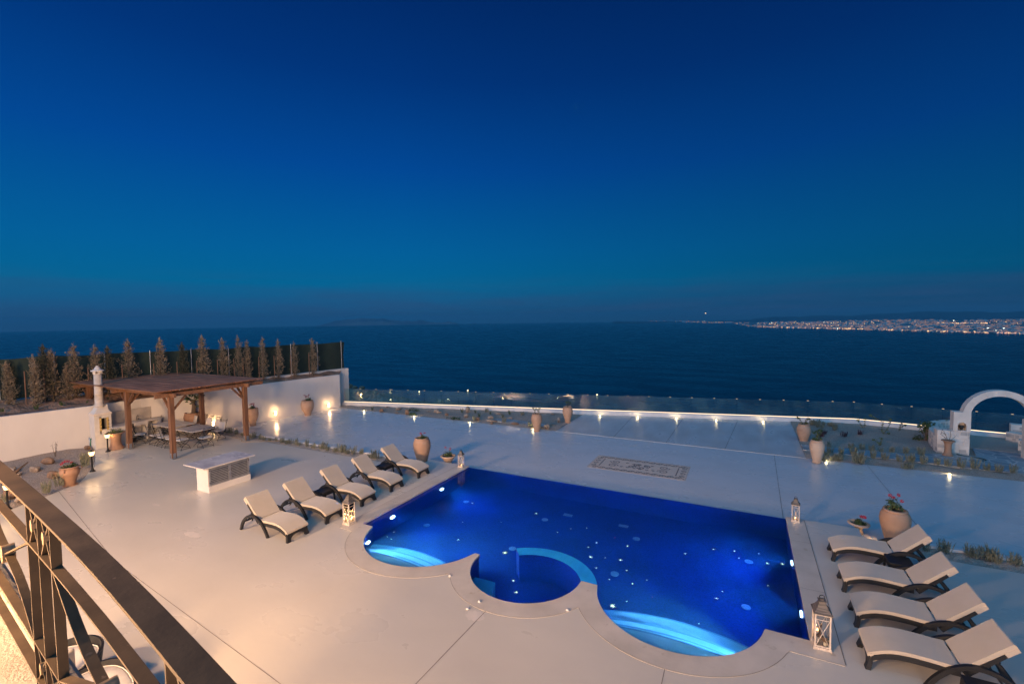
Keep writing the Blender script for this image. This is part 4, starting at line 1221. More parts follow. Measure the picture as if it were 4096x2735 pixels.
    # arched arm legs
    for y in (-W - .045, W + .045):
        c = smooth_prof([(.74, 0.0), (.86, .20), (1.03, .375), (1.24, .485), (1.45, .50), (1.66, .42), (1.84, .24), (1.95, 0.0)], 5)
        up_, lo_ = [], []
        for i, (x, z) in enumerate(c):
            dx = c[min(i + 1, len(c) - 1)][0] - c[max(i - 1, 0)][0]; dz = c[min(i + 1, len(c) - 1)][1] - c[max(i - 1, 0)][1]
            l = math.hypot(dx, dz); nxx, nzz = -dz / l, dx / l
            w_ = .036
            up_.append((x + nxx * w_, max(0, z + nzz * w_))); lo_.append((x - nxx * w_, max(0, z - nzz * w_)))
        MB().extr((up_ + lo_[::-1])[::-1], y - .03, y + .03).build('arm_leg', 'rattan', t, bevel=.008)
    return t
proto = make_lounger()
L_lab = ['lounger nearest the house in the left row, tan in the lamp light', 'second lounger from the house in the left row, behind the large lantern', 'middle lounger of the five in the left row',
         'fourth lounger from the house in the left row, between the two tables', 'farthest lounger of the left row, beside the tall clay urn']
for i, y in enumerate([-7.30, -6.02, -4.63, -3.25, -1.73]):
    loc, rz = (-.98, y, 0), PI
    if i == 0:
        proto.location = loc; proto.rotation_euler = (0, 0, rz); proto['label'] = L_lab[0]; proto['group'] = 'cream cushioned rattan sun loungers'
    else: dup(proto, loc, rz + rnd.uniform(-.03, .03), L_lab[i])
R_lab = ['farthest lounger of the right row, in front of the round clay urn', 'second farthest lounger of the right row, before the small table', 'third lounger from the back in the right row', 'nearest lounger of the right row, at the lower right corner']
for (x, y), lb in zip([(12.03, -2.04), (12.03, -3.44), (12.03, -4.70), (11.97, -5.90)], R_lab): dup(proto, (x, y, 0), rnd.uniform(-.02, .02), lb)

def make_stool():
    t = thing('side_table', 'x', 'side table', group='small black rattan side tables')
    MB().box((0, 0, .415), (.46, .46, .03)).build('table_top', 'rattan', t, bevel=.006)
    MB().box((0, .215, .355), (.44, .03, .09)).box((0, -.215, .355), (.44, .03, .09)).box((.215, 0, .355), (.03, .40, .09)).box((-.215, 0, .355), (.03, .40, .09)).build('apron', 'rattan', t)
    for a in (-1, 1):
        for b in (-1, 1):
            MB().bar((a * .20, b * .20, .40), (a * .225, b * .225, 0), .04, .04).build('leg', 'rattan', t)
    return t
st = make_stool()
for i, (x, y, lb) in enumerate([(-2.33, -2.36, 'black side table between the two farthest left loungers'), (-2.34, -5.22, 'black side table between the second and third left loungers'),
                                (13.22, -2.62, 'black side table between the two farthest right loungers'), (13.3, -6.62, 'black side table cut off at the bottom right corner')]):
    if i == 0: st.location = (x, y, 0); st['label'] = lb
    else: dup(st, (x, y, 0), 0, lb)

# ------------------------------------------------------------------ lanterns
def make_lantern():
    t = thing('lantern', 'x', 'lantern', group='white wooden candle lanterns')
    h, w = .66, .125
    b = MB().box((0, 0, .035), (.30, .30, .03)).box((0, -.142, .012), (.30, .016, .024)).box((0, .142, .012), (.30, .016, .024)).box((-.142, 0, .012), (.016, .27, .024)).box((.142, 0, .012), (.016, .27, .024))
    for a in (-1, 1):
        for c in (-1, 1): b.box((a * .14, c * .14, .008), (.04, .04, .016))
    b.build('base', 'lantern_white', t, bevel=.003)
    for a in (-1, 1):
        for c in (-1, 1): MB().box((a * w, c * w, .05 + h / 2), (.026, .026, h)).build('post', 'lantern_white', t)
    fr = MB(); gl = MB()
    for k in range(4):
        R = Matrix.Rotation(k * PI / 2, 3, 'Z')
        def P(x, z): return R @ Vector((x, -w, z))
        fr.bar(P(-w + .012, .065), P(w - .012, .065), .018, .022); fr.bar(P(-w + .012, .70), P(w - .012, .70), .018, .024)
        fr.bar(P(-w + .012, .60), P(w - .012, .60), .012, .012)
        fr.bar(P(-w + .014, .08), P(w - .014, .59), .010, .012, up=R @ Vector((0, 1, 0)))
        fr.bar(P(w - .014, .08), P(-w + .014, .59), .008, .010, up=R @ Vector((0, 1, 0)))
        a_ = [R @ Vector((s * (w - .01), -w + .012, z)) for s, z in ((-1, .06), (1, .06), (1, .70), (-1, .70))]
        gl.add(a_, [(0, 1, 2, 3)])
    fr.build('lattice', 'lantern_white', t); gl.build('pane', 'pane', t)
    # four-sided flared roof
    rp = [(.165, .715), (.165, .73), (.15, .745), (.115, .79), (.085, .84), (.062, .90), (.05, .925), (.072, .93), (.072, .945), (.03, .95), (.03, .97)]
    vs = [(r * math.cos(PI / 4 + j * PI / 2) * 1.414 * .8, r * math.sin(PI / 4 + j * PI / 2) * 1.414 * .8, z) for r, z in rp for j in range(4)]
    ro = MB(); ro.add([(v[0] * 1.22, v[1] * 1.22, v[2]) for v in vs], [(i * 4 + j, i * 4 + (j + 1) % 4, (i + 1) * 4 + (j + 1) % 4, (i + 1) * 4 + j) for i in range(len(rp) - 1) for j in range(4)] + [(3, 2, 1, 0), tuple(range(len(vs) - 4, len(vs)))])
    ro.build('roof', 'lantern_roof', t, bevel=.003)
    MB().tube([(.045 * math.cos(a * PI / 8), 0, 1.0 + .04 * math.sin(a * PI / 8)) for a in range(17)], .007, 6).build('ring', 'iron', t)
    return t
lan = make_lantern()
LAN = [(-.36, -6.02, 0, .90, 'large lit lantern at the near left corner of the pool'), (-.22, -.24, .15, .70, 'small lit lantern at the far left corner of the pool'),
       (11.42, -.22, -.1, .70, 'small lit lantern at the far right corner of the pool'), (11.34, -5.93, .06, .91, 'largest lantern, with driftwood inside, at the near right corner of the pool')]
for i, (x, y, rz, s, lb) in enumerate(LAN):
    if i == 0: lan.location = (x, y, .006); lan.rotation_euler = (0, 0, rz); lan.scale = (s, s, s); lan['label'] = lb
    else: dup(lan, (x, y, .006), rz, lb, scale=s)
    where = ['near left', 'far left', 'far right', 'near right'][i]
    cs = {0: [(-.04, -.03, .05, 'front'), (.055, .03, .08, 'taller'), (-.05, .055, .05, 'rear')], 1: [(.03, -.02, .06, 'only')], 2: [(-.01, -.02, .07, 'only')], 3: [(.06, -.045, .08, 'taller'), (-.06, .05, .22, 'raised')]}[i]
    for cx_, cy_, h, nm in cs:
        c = thing('candle', '%s burning candle inside the %s lantern' % (nm, where), 'candle', (x + cx_ * s, y + cy_ * s, .006 + .051 * s), 0, 'lantern candles')
        MB().lathe([(.028, 0), (.028, h * s), (.02, h * s + .002), (0, h * s - .004)], 14).build('wax', 'wax', c)
        MB().lathe([(.003, 0), (.010, .010), (.007, .024), (0, .042)], 8, c=(0, 0, h * s + .003)).build('flame', 'flame', c)
        lamp('candle_light', 'POINT', (0, 0, h * s + .03), (.22, .5, .6, .7)[i], (1, .52, .22), c, shadow_soft_size=.012)
d = MB(); q = random.Random(5)
d.tube([(-.10, .06, .10), (-.02, .0, .14), (.05, -.04, .09), (.10, -.07, .07)], [.02, .04, .035, .015], 8)
d.tube([(-.02, .0, .14), (-.01, .05, .25), (.02, .07, .33)], [.025, .018, .006], 7)
o = d.build('driftwood', 'driftwood', None, (11.34, -5.93, .055))
tag(o, 'dark piece of driftwood standing inside the largest lantern', 'driftwood')

# ------------------------------------------------------------------ pots and plants
def pot(label, loc, prof, mat, cat='urn', name='clay_urn', soil=None, group='terracotta pots', handles=0, feet=False, saucer=0, rim=True, grooves=0, rz=0):
    t = thing(name, label, cat, loc, rz, group)
    pr = smooth_prof(prof, 5)
    R, H = prof[-1]
    inner = [(R - .035, H - .004), (R - .05, H - .06)]
    MB().lathe(pr + [(R + .0, H + .012), (R - .02, H + .016)] + inner, 36).build('body', mat, t)
    rm = MB(); rm.tube([( (R + .012) * math.cos(a * PI / 16), (R + .012) * math.sin(a * PI / 16), H - .012) for a in range(33)], .022, 8, caps=False)
    rm.build('rim', mat, t)
    mb = MB(); q = random.Random(int(R * 1000)); n = 20
    vs = [(0, 0, H - .05)] + [((R - .045) * math.cos(2 * PI * j / n), (R - .045) * math.sin(2 * PI * j / n), H - .06 + q.uniform(0, .02)) for j in range(n)]
    mb.add(vs, [(0, 1 + j, 1 + (j + 1) % n) for j in range(n)]); mb.build('soil', 'soil', t)
    for k in range(handles):
        a = PI * 2 * k / max(1, handles) + .4
        c, s = math.cos(a), math.sin(a)
        pts = [(R + .0, H - .03), (R + .06, H - .05), (R + .075, H - .11), (R + .03, H - .16)]
        MB().tube([(r * c, r * s, z) for r, z in pts], .016, 7).build('handle', mat, t)
    if feet:
        for k in range(3):
            a = k * 2.094 + .5
            MB().ball((prof[0][0] * .85 * math.cos(a), prof[0][0] * .85 * math.sin(a), .02), .045, 8, sq=(1, 1, .5)).build('foot', mat, t)
    if saucer: MB().lathe([(saucer, 0), (saucer + .03, .035), (saucer + .01, .035), (saucer - .02, .012), (0, .012)], 32).build('saucer', mat, t)
    return t, H
def leafy(mb, c, r, n, size, q, mi=0, flat=1.0, up=.2):
    for i in range(n):
        d = Vector((q.gauss(0, 1), q.gauss(0, 1), q.gauss(0, 1) * flat)).normalized() * r * q.random() ** .4
        p = Vector(c) + d
        if p.z < c[2] - r * .5: p.z = c[2] - r * .4
        nrm = (d.normalized() * .8 + Vector((q.gauss(0, .4), q.gauss(0, .4), up + q.random()))).normalized()
        u = nrm.orthogonal().normalized(); u = Matrix.Rotation(q.uniform(0, 6.28), 3, nrm) @ u; v = nrm.cross(u)
        s = size * q.uniform(.6, 1.25)
        pts = [p - u * s * .5, p - u * s * .15 + v * s * .42, p + u * s * .35 + v * s * .34, p + u * s * .55 - nrm * s * .1, p + u * s * .35 - v * s * .34, p - u * s * .15 - v * s * .42]
        mb.add(pts, [(0, 1, 2, 3, 4, 5)], mi)
def geranium(label, loc, r=.2, nf=5, h=.3, seed=1, flower_dir=None, name='geranium'):
    q = random.Random(seed)
    t = thing(name, label, 'flowers', loc, 0, 'red potted geraniums')
    mb = MB()
    for k in range(7):
        a, d = q.uniform(0, 6.28), r * q.uniform(.1, .75)
        leafy(mb, (d * math.cos(a), d * math.sin(a), q.uniform(.02, h * .45)), r * .42, 26, .055, q)
    mb.build('leaves', 'green_leaf', t)
    stm, fl = MB(), MB()
    for k in range(nf):
        a, d = q.uniform(0, 6.28), r * q.uniform(.2, .95)
        top = Vector((d * math.cos(a), d * math.sin(a), h * q.uniform(.65, 1.15)))
        stm.tube([(d * .4 * math.cos(a), d * .4 * math.sin(a), 0), tuple(top * .6 + Vector((0, 0, .03))), tuple(top)], .004, 4)
        for m_ in range(14):
            o_ = Vector((q.gauss(0, 1), q.gauss(0, 1), q.gauss(0, .7))).normalized() * .036
            fl.ball(top + o_, .014, 4, sq=(1.2, 1.2, .7))
    stm.build('stem', 'green_leaf', t); fl.build('blossom', 'petal', t)
    return t
def rose(label, loc, stems, mat='light_leaf', seed=1, leaf=.05, dens=16, name='potted_shrub', cat='plant', group='young shrubs in the clay pots'):
    q = random.Random(seed)
    t = thing(name, label, cat, loc, 0, group)
    s, l = MB(), MB()
    for st_ in stems:
        pts = [Vector(p) for p in st_]
        s.tube(pts, [.012] + [.008] * (len(pts) - 2) + [.004], 5)
        for a, b in zip(pts[:-1], pts[1:]):
            k = max(1, int((b - a).length / .10))
            for i in range(k + 1):
                c = a.lerp(b, i / (k + 1))
                if c.z > .05: leafy(l, c, .055, int(dens / 5), leaf, q)
        leafy(l, pts[-1], .085, dens, leaf, q)
    s.build('stems', 'trunk', t); l.build('leaves', mat, t)
    return t
tall = [(.19, 0), (.21, .12), (.27, .38), (.35, .68), (.375, .88), (.35, 1.06), (.285, 1.17), (.27, 1.2)]
# tall urn left of the pool, standing on the lower level
p6 = (-2.42, .02, LOW)
pot('tall pale clay urn standing behind the last lounger of the left row', p6, tall, 'ridged_clay')
geranium('red geranium in the tall urn behind the left loungers', (p6[0], p6[1], LOW + 1.15), .22, 3, .28, 2)
t, H = pot('small clay bowl left of the pool, half hidden by the deck edge', (-1.42, .55, LOW), [(.12, 0), (.15, .03), (.14, .10), (.22, .24), (.30, .36), (.31, .40)], 'terracotta_pale', cat='bowl', name='clay_bowl')
geranium('bushy red geranium in the small bowl left of the pool', (-1.42, .55, LOW + .36), .26, 3, .34, 4)
t, H = pot('small clay bowl on a foot by the right loungers, lit from below', (13.03, .42, LOW), [(.11, 0), (.12, .03), (.08, .12), (.12, .20), (.21, .27), (.235, .30)], 'terracotta_pale', cat='bowl', name='clay_bowl')
geranium('red geranium in the footed bowl by the right loungers', (13.03, .42, LOW + .27), .17, 3, .30, 6)
lamp('bowl_uplight', 'POINT', (13.25, .12, LOW + .07), 1.6, (1, .62, .25), None, shadow_soft_size=.03)
pot('huge round clay urn with fine throwing rings behind the right loungers', (13.72, -.12, LOW), [(.19, 0), (.20, .12), (.26, .35), (.325, .62), (.34, .78), (.31, .93), (.245, 1.0), (.24, 1.03)], 'ridged_clay')
geranium('tall red geranium in the huge round urn on the right', (13.70, -.12, LOW + 1.03), .25, 4, .42, 8)
ub = [(.17, 0), (.18, .16), (.235, .38), (.30, .62), (.31, .74), (.285, .88), (.235, .95), (.24, .98)]
pot('clay urn with dark stains at the left front corner of the terrace', (-.32, 7.55, LOW), ub, 'terracotta', handles=0, feet=True)
rose('two forked cactus like stems in the left terrace urn', (-.32, 7.55, LOW + .92), [[(-.06, 0, 0), (-.10, 0, .18), (-.16, 0, .30), (-.22, .0, .38)], [(-.10, 0, .18), (-.05, .02, .36)], [(.08, 0, 0), (.11, 0, .18), (.06, 0, .32)], [(.11, 0, .18), (.17, .02, .38)]], 'light_leaf', 3, .05, 18)
pot('banded clay urn at the left back edge of the terrace', (.56, 10.17, LOW), ub, 'ridged_pale')
rose('leafy green shrub in the banded urn on the terrace edge', (.56, 10.17, LOW + .92), [[(0, 0, 0), (-.05, 0, .2), (-.1, 0, .34)], [(0, 0, 0), (.06, 0, .2), (.02, 0, .36)], [(.06, 0, .2), (.16, 0, .30)]], 'green_leaf', 5, .05, 24)
pot('wide reddish urn at the right edge of the terrace', (12.72, 11.16, LOW), [(0.191, 0), (0.191, 0.1), (0.261, 0.3), (0.313, 0.52), (0.304, 0.7), (0.235, 0.82), (0.226, 0.86)], 'terracotta')
rose('green shrub leaning left in the wide reddish urn', (12.72, 11.16, LOW + .80), [[(0, 0, 0), (-.12, 0, .16), (-.2, 0, .34), (-.27, 0, .36)], [(0, 0, 0), (.05, 0, .2), (.12, 0, .32), (.2, 0, .36)], [(.05, 0, .15), (.1, .05, .14)]], 'green_leaf', 7, .055, 26)
pot('tall pale urn on small feet at the right front of the terrace', (12.83, 7.40, LOW), [(0.163, 0.03), (0.172, 0.14), (0.215, 0.34), (0.267, 0.58), (0.284, 0.74), (0.258, 0.88), (0.206, 0.96), (0.211, 0.98)], 'terracotta_pale', feet=True)
rose('upright leafy shrub in the footed urn', (12.83, 7.40, LOW + .92), [[(0, 0, 0), (.0, 0, .2), (.02, 0, .42)], [(.0, 0, .2), (-.14, 0, .40)], [(.0, 0, .2), (.14, 0, .42), (.1, 0, .5)], [(0, 0, .05), (-.12, 0, .12)], [(0, 0, .05), (.12, 0, .14)]], 'green_leaf', 9, .06, 30)
pot('handled clay urn against the wall, right of the pergola post', (-16.72, 1.70, LOW), [(0.18, 0), (0.18, 0.18), (0.243, 0.36), (0.324, 0.6), (0.333, 0.8), (0.297, 1.0), (0.279, 1.07)], 'terracotta', handles=2, rz=.6)
geranium('red geranium in the urn beside the pergola post', (-16.72, 1.70, LOW + 1.02), .24, 7, .34, 12)
pot('pale banded urn against the wall between the two wall lamps', (-16.18, 5.20, LOW), [(.20, 0), (.21, .10), (.25, .22), (.36, .42), (.40, .62), (.40, .82), (.35, .98), (.33, 1.02)], 'ridged_pale', handles=2, rz=-.2)
geranium('red geranium in the banded urn between the wall lamps', (-16.18, 5.20, LOW + .98), .25, 8, .34, 14)
pot('wide terracotta pot on a saucer at the edge of the gravel bed', (-12.42, -8.22, .0), [(0.158, 0.02), (0.166, 0.14), (0.216, 0.3), (0.288, 0.46), (0.292, 0.56), (0.252, 0.66), (0.266, 0.7)], 'terracotta_red', cat='pot', name='clay_pot', handles=3, saucer=.20, rz=.9)
geranium('low spreading red geranium in the terracotta pot on the saucer', (-12.42, -8.22, .66), .25, 5, .26, 16)
flared = [(0.299, 0), (0.304, 0.04), (0.255, 0.12), (0.207, 0.26), (0.198, 0.46), (0.216, 0.62), (0.282, 0.76), (0.339, 0.8)]
pot('tall waisted terracotta pot beside the barbecue, lit by the lamp post', (-16.9, -5.02, 0), flared, 'terracotta_red', cat='pot', name='clay_pot')
t = thing('herb_bush', 'yellow green herb bush in the waisted pot beside the barbecue', 'plant', (-16.9, -5.02, .78)); mb = MB(); q = random.Random(4)
for k in range(14): leafy(mb, (q.uniform(-.25, .25), q.uniform(-.25, .25), q.uniform(.0, .14)), .13, 26, .045, q)
mb.build('leaves', 'light_leaf', t)
p14 = (18.05, 10.75, LOW + .03)
pot('dark waisted pot in front of the stone arch', p14, [(a * .60, b * .88) for a, b in flared], 'terracotta_red', cat='pot', name='clay_pot')
rose('thin thorny rose branches in the waisted pot at the arch', (p14[0], p14[1], LOW + .66), [[(0, 0, 0), (-.12, 0, .2), (-.26, 0, .32)], [(0, 0, 0), (-.08, 0, .28), (-.16, 0, .48)], [(0, 0, 0), (.08, 0, .3), (.04, 0, .52)], [(0, 0, 0), (.14, 0, .16), (.24, 0, .30)], [(-.08, 0, .28), (-.22, 0, .42)]], 'purple_leaf', 11, .035, 8)
# big pot with a small tree behind the dining table
pot('very large pot holding a small tree behind the table', (-17.75, -1.05, 0), [(.34, 0), (.36, .2), (.46, .45), (.50, .70), (.44, .92), (.42, .95)], 'terracotta_red', cat='pot', name='clay_pot')
t = thing('small_tree', 'small leafy tree growing in the large pot under the pergola', 'tree', (-17.75, -1.05, .88)); mb = MB()
mb.tube([(0, 0, 0), (.03, 0, .4), (-.02, 0, .8)], [.13, .11, .07], 9).tube([(.0, 0, .6), (-.3, -.2, 1.0)], [.05, .02], 6).tube([(.0, 0, .6), (.3, .1, 1.0)], [.05, .02], 6)
mb.build('trunk', 'trunk', t); mb = MB(); q = random.Random(9)
for k in range(26):
    a = q.uniform(0, 6.28); leafy(mb, (q.uniform(.1, .75) * math.cos(a), q.uniform(.1, .6) * math.sin(a), q.uniform(.45, 1.25)), .17, 13, .10, q)
mb.build('crown', 'green_leaf', t)

# ------------------------------------------------------------------ tufts, shrubs, rocks
def tuft_mesh(name, mat, h, r, n, seed, lean=.3, w=.014):
    q = random.Random(seed); mb = MB()
    for i in range(n):
        a, d = q.uniform(0, 6.28), r * q.random() ** .6 * .5
        b = Vector((d * math.cos(a), d * math.sin(a), 0))
        L = h * q.uniform(.55, 1.05)
        dr = Vector((math.cos(a) * q.uniform(.05, lean), math.sin(a) * q.uniform(.05, lean), 1)).normalized()
        for k in range(5):
            p = b + dr * L * (.15 + .85 * k / 5)
            aa = q.uniform(0, 6.28)
            sd = Vector((math.cos(aa), math.sin(aa), 0)); tip = p + dr * L * .30 + sd * L * .09
            mb.add([p - sd.cross(Vector((0, 0, 1))) * w, p + sd.cross(Vector((0, 0, 1))) * w, tip], [(0, 1, 2)])
    return mb
def tuft_thing(name, mb, mat, label, cat, loc, group, s=1, rz=0):
    o = mb.build(name, mat, None, loc); o.scale = (s, s, s); o.rotation_euler = (0, 0, rz)
    return tag(o, label, cat, group)
protos = {}
def tuft(kind, loc, s, label, cat='plant'):
    if kind not in protos:
        h, r, n, mat, w = {'lav1': (.30, .18, 34, 'lavender', .013), 'lav2': (.26, .22, 40, 'lavender', .012), 'lav3': (.34, .13, 26, 'lavender', .012), 'grass': (.34, .16, 40, 'grass_tuft', .009),
                           'spiky': (.30, .16, 12, 'green_leaf', .022), 'purple': (.24, .20, 26, 'purple_leaf', .02)}[kind]
        protos[kind] = tuft_mesh(kind, mat, h, r, n, len(protos) + 3, w=w).build('x', mat).data
        bpy.data.objects.remove([o for o in COL.objects if o.data == protos[kind]][0])
    nm = {'lav': 'lavender_tuft', 'gra': 'grass_tuft', 'spi': 'spiky_plant', 'pur': 'purple_shrub'}[kind[:3]]
    o = bpy.data.objects.new(nm, protos[kind]); COL.objects.link(o)
    o.location = loc; o.rotation_euler = (0, 0, rnd.uniform(0, 6.28)); o.scale = (s * rnd.uniform(.9, 1.1), s * rnd.uniform(.9, 1.1), s * rnd.uniform(.85, 1.15))
    return tag(o, label, cat, {'lav': 'grey green lavender tufts', 'gra': 'pale grass tufts', 'spi': 'small spiky plants', 'pur': 'purple leaved shrubs'}[kind[:3]])
ORD = ['first', 'second', 'third', 'fourth', 'fifth', 'sixth', 'seventh', 'eighth', 'ninth', 'tenth', 'eleventh', 'twelfth', 'thirteenth', 'fourteenth', 'fifteenth', 'sixteenth', 'seventeenth', 'eighteenth',
       'nineteenth', 'twentieth', 'twenty first', 'twenty second', 'twenty third', 'twenty fourth', 'twenty fifth', 'twenty sixth', 'twenty seventh', 'twenty eighth']
strip_l = [(14, 82, .9), (60, 88, 1.1), (120, 100, 1), (175, 110, .6), (290, 135, 1.2), (370, 153, .8), (410, 160, .8), (465, 165, .6), (535, 172, .8), (597, 188, 1.0), (650, 198, .9), (680, 196, .9), (735, 208, 1.1), (768, 212, .8),
           (858, 230, 1), (922, 245, .9), (1005, 250, 1), (1045, 255, 1.1), (1068, 268, .9), (1150, 283, 1), (1205, 292, 1.2), (1235, 290, 1.1), (1275, 302, 1.1), (1345, 310, 1.2), (1435, 300, .8), (1500, 345, .9), (1548, 352, 1.2), (1585, 355, 1.2)]
for i, (x, y, s) in enumerate(strip_l):
    p = G(900 + x / 2.61, 1700 + y / 2.61, -.05); p.y = min(-.55, max(-1.05, p.y))
    tuft(('lav1', 'lav2', 'lav3')[i % 3], p, s, '%s lavender tuft from the pergola end of the left planting strip' % ORD[i])
strip_r = [(1105, 490, .8), (1330, 510, 1.25), (1640, 550, .9), (1720, 575, .9), (1880, 600, 1.1), (1930, 615, 1.1), (2000, 640, 1.1), (2225, 660, 1.2)]
for i, (x, y, s) in enumerate(strip_r):
    p = G(3350 + x / 3.149, 2050 + y / 3.149, -.05); p.y = min(-.55, max(-1.05, p.y))
    tuft(('lav1', 'lav2', 'lav3')[i % 3], p, s, '%s lavender tuft from the urn end of the right planting strip' % ORD[i])
zg8 = lambda x, y: G(3150 + x / 4.698, 1640 + y / 4.698, LOW + .03)
zg2 = lambda x, y: G(3100 + x / 2.358, 1500 + y / 2.358, LOW + .03)
row = [(800, 815), (1010, 855), (1240, 850), (1390, 895), (1610, 915), (1830, 938), (2100, 975), (2300, 990)]
gi = [zg8(*p) for p in row] + [zg2(*p) for p in [(1290, 825), (1400, 843), (1530, 852), (1630, 868), (1755, 880), (1885, 893), (1995, 905), (2110, 918), (2245, 930)]]
for i, p in enumerate(gi): tuft('grass', p, rnd.uniform(.9, 1.35), '%s tuft from the left in the grass row along the near side of the path' % ORD[i])
for i, p in enumerate([zg8(*p) for p in [(790, 698), (1190, 733), (1400, 748), (1575, 775), (1745, 792), (1955, 803), (2225, 825)]] + [zg2(*p) for p in [(1380, 762)]]):
    tuft('lav1' if i < 7 else 'grass', p, rnd.uniform(.8, 1.05) * (1.5 if i == 7 else 1), '%s tuft from the left in the row along the far side of the path' % ORD[i])
for i, (x, y, s) in enumerate([(440, 285, 1.1), (480, 290, 1.1), (520, 290, 1.1), (575, 285, 1.1), (680, 290, .8), (775, 303, .9), (850, 315, .9), (905, 378, 1.1), (870, 382, .8), (640, 352, 1), (570, 330, .9)]):
    tuft('lav1', zg8(x, y), s, '%s rosemary clump in the group behind the wide reddish urn' % ORD[i])
for i, (x, y, s) in enumerate([(700, 970, 1.0), (860, 960, 1), (980, 960, 1.2), (940, 955, 1.1), (1310, 1015, 1.7), (1350, 1025, 1.5), (2200, 1110, 1.1), (2290, 1110, 1.1), (740, 880, .9)]):
    tuft('lav2', zg8(x, y), s, '%s dark bush from the left along the lower deck edge' % ORD[i])
for (x, y), lb in zip([(690, 455), (635, 510), (1060, 505), (1355, 468)], ['left purple shrub behind the footed urn', 'reddish purple shrub nearest the footed urn', 'dark purple shrub in the middle of the right gravel garden', 'purple shrub with a leaning stem in the right gravel garden']):
    tuft('purple', zg8(x, y), 1.1, lb)
def shrub(label, loc, stems, mat, seed, leaf=.06, dens=20):
    return rose(label, loc, stems, mat, seed, leaf, dens, 'garden_shrub', 'shrub', 'young shrubs in the gravel garden')
shrub('forked young shrub right of centre against the kerb in the right garden', zg8(1790, 445), [[(0, 0, 0), (-.05, 0, .3), (0, 0, .62), (-.25, 0, .78), (-.55, 0, .95)], [(0, 0, 0), (.18, 0, .25), (.26, 0, .5), (.30, 0, .8)], [(0, 0, 0), (.25, 0, .05)]], 'light_leaf', 21)
shrub('two stemmed young shrub near the kerb corner', zg8(1415, 330), [[(0, 0, 0), (-.12, 0, .2), (-.22, 0, .42)], [(.06, 0, 0), (.08, 0, .25), (.10, 0, .5)]], 'light_leaf', 22)
shrub('small wind bent shrub by the kerb left of the arch', zg8(2095, 390), [[(0, 0, 0), (.05, 0, .2), (.08, 0, .38)], [(.05, 0, .2), (.24, 0, .34)]], 'green_leaf', 23)
shrub('low yellowish shrub in the middle of the right gravel garden', zg8(1750, 665), [[(0, 0, 0), (-.14, 0, .16), (-.28, 0, .26)], [(0, 0, 0), (.03, 0, .2), (.02, 0, .34)]], 'light_leaf', 24)
shrub('bare twiggy shrub in the left gravel bed by the wall', G(222, 1826, .05), [[(0, 0, 0), (-.14, 0, .2), (-.30, 0, .5)], [(0, 0, 0), (.05, 0, .3), (.12, 0, .7)], [(0, 0, 0), (.12, 0, .25), (.22, 0, .62)]], 'purple_leaf', 25, .03, 6)
# large dark shrub by the arch
t = thing('dark_shrub', 'large dark green shrub left of the stone arch', 'shrub', zg2(1420, 615)); mb = MB(); s = MB(); q = random.Random(31)
for k in range(30):
    a, d = q.uniform(0, 6.28), q.uniform(0, .55); z = q.uniform(.08, 1.05) * (1 - d * .5)
    c = (d * math.cos(a) + .1, d * math.sin(a), z); leafy(mb, c, .15, 14, .10, q); s.tube([(0, 0, 0), (c[0] * .5, c[1] * .5, c[2] * .6), c], .01, 4)
mb.build('leaves', 'green_leaf', t); s.build('stems', 'trunk', t)
t = thing('garden_shrub', 'windblown shrub growing behind the low stone wall left of the arch', 'shrub', zg2(1600, 560)); mb = MB(); q = random.Random(33)
for k in range(12): leafy(mb, (q.uniform(-.5, .5), q.uniform(-.2, .2), .55 + q.uniform(-.2, .25)), .13, 12, .07, q)
mb.build('leaves', 'light_leaf', t); MB().tube([(0, 0, 0), (.05, 0, .5)], .02, 5).tube([(.02, 0, .2), (-.3, 0, .6)], .012, 5).build('stems', 'trunk', t)
# left gravel garden
zl = lambda x, y: G(1300 + x / 2.61, 1500 + y / 2.61, LOW + .03)
for i, (x, y, s, k) in enumerate([(497, 370, .9, 'spiky'), (1430, 395, 1, 'spiky'), (1570, 402, .8, 'spiky'), (1612, 440, 1, 'spiky'), (1690, 387, 1, 'lav2'), (1725, 412, .7, 'spiky'), (1860, 450, .9, 'spiky'), (1870, 498, 1.2, 'grass'), (1930, 415, 1, 'spiky'), (2060, 422, 1, 'lav2'), (2150, 545, 1.5, 'lav2'), (1560, 480, 1.1, 'grass')]):
    tuft(k, zl(x, y), s, '%s small plant from the left among the rocks of the left gravel garden' % ORD[i])
for i, (x, y, w_) in enumerate([(935, 372, .8), (915, 412, .5), (1345, 455, 1.0)]):
    p = zl(x, y); mb = MB(); q = random.Random(40 + i)
    for k in range(12): leafy(mb, (q.uniform(-w_, w_) * .5, q.uniform(-.2, .2), q.uniform(.03, .10)), .11, 18, .05, q)
    tag(mb.build('cushion_plant', 'green_leaf', None, p), ['dark green cushion plant at the back left of the gravel garden', 'smallest cushion plant at the deck edge of the gravel garden', 'widest dark green cushion plant at the deck edge'][i], 'plant', 'cushion plants')
def rock(p, s, seed, label, tall=1.0, mat='rock', wide=1):
    q = random.Random(seed); mb = MB(); mb.ball((0, 0, s * .32 * tall), s * .55, 10, sq=(wide, .8, tall))
    ph = [q.uniform(0, 6) for _ in range(6)]
    nv = []
    for (x, y, z) in mb.v:
        k = 1 + .16 * math.sin(x * 9 / s + ph[0]) + .14 * math.sin(y * 11 / s + ph[1]) + .14 * math.sin(z * 10 / s + ph[2]) + q.uniform(-.06, .06)
        nv.append((x * k, y * k, z * (1 + .1 * math.sin(x * 8 / s + ph[3]))))
    mb.v = nv; mb.sm = [False] * len(mb.sm)
    return tag(mb.build('rock', mat, None, p), label, 'rock', 'rocks in the gravel gardens')
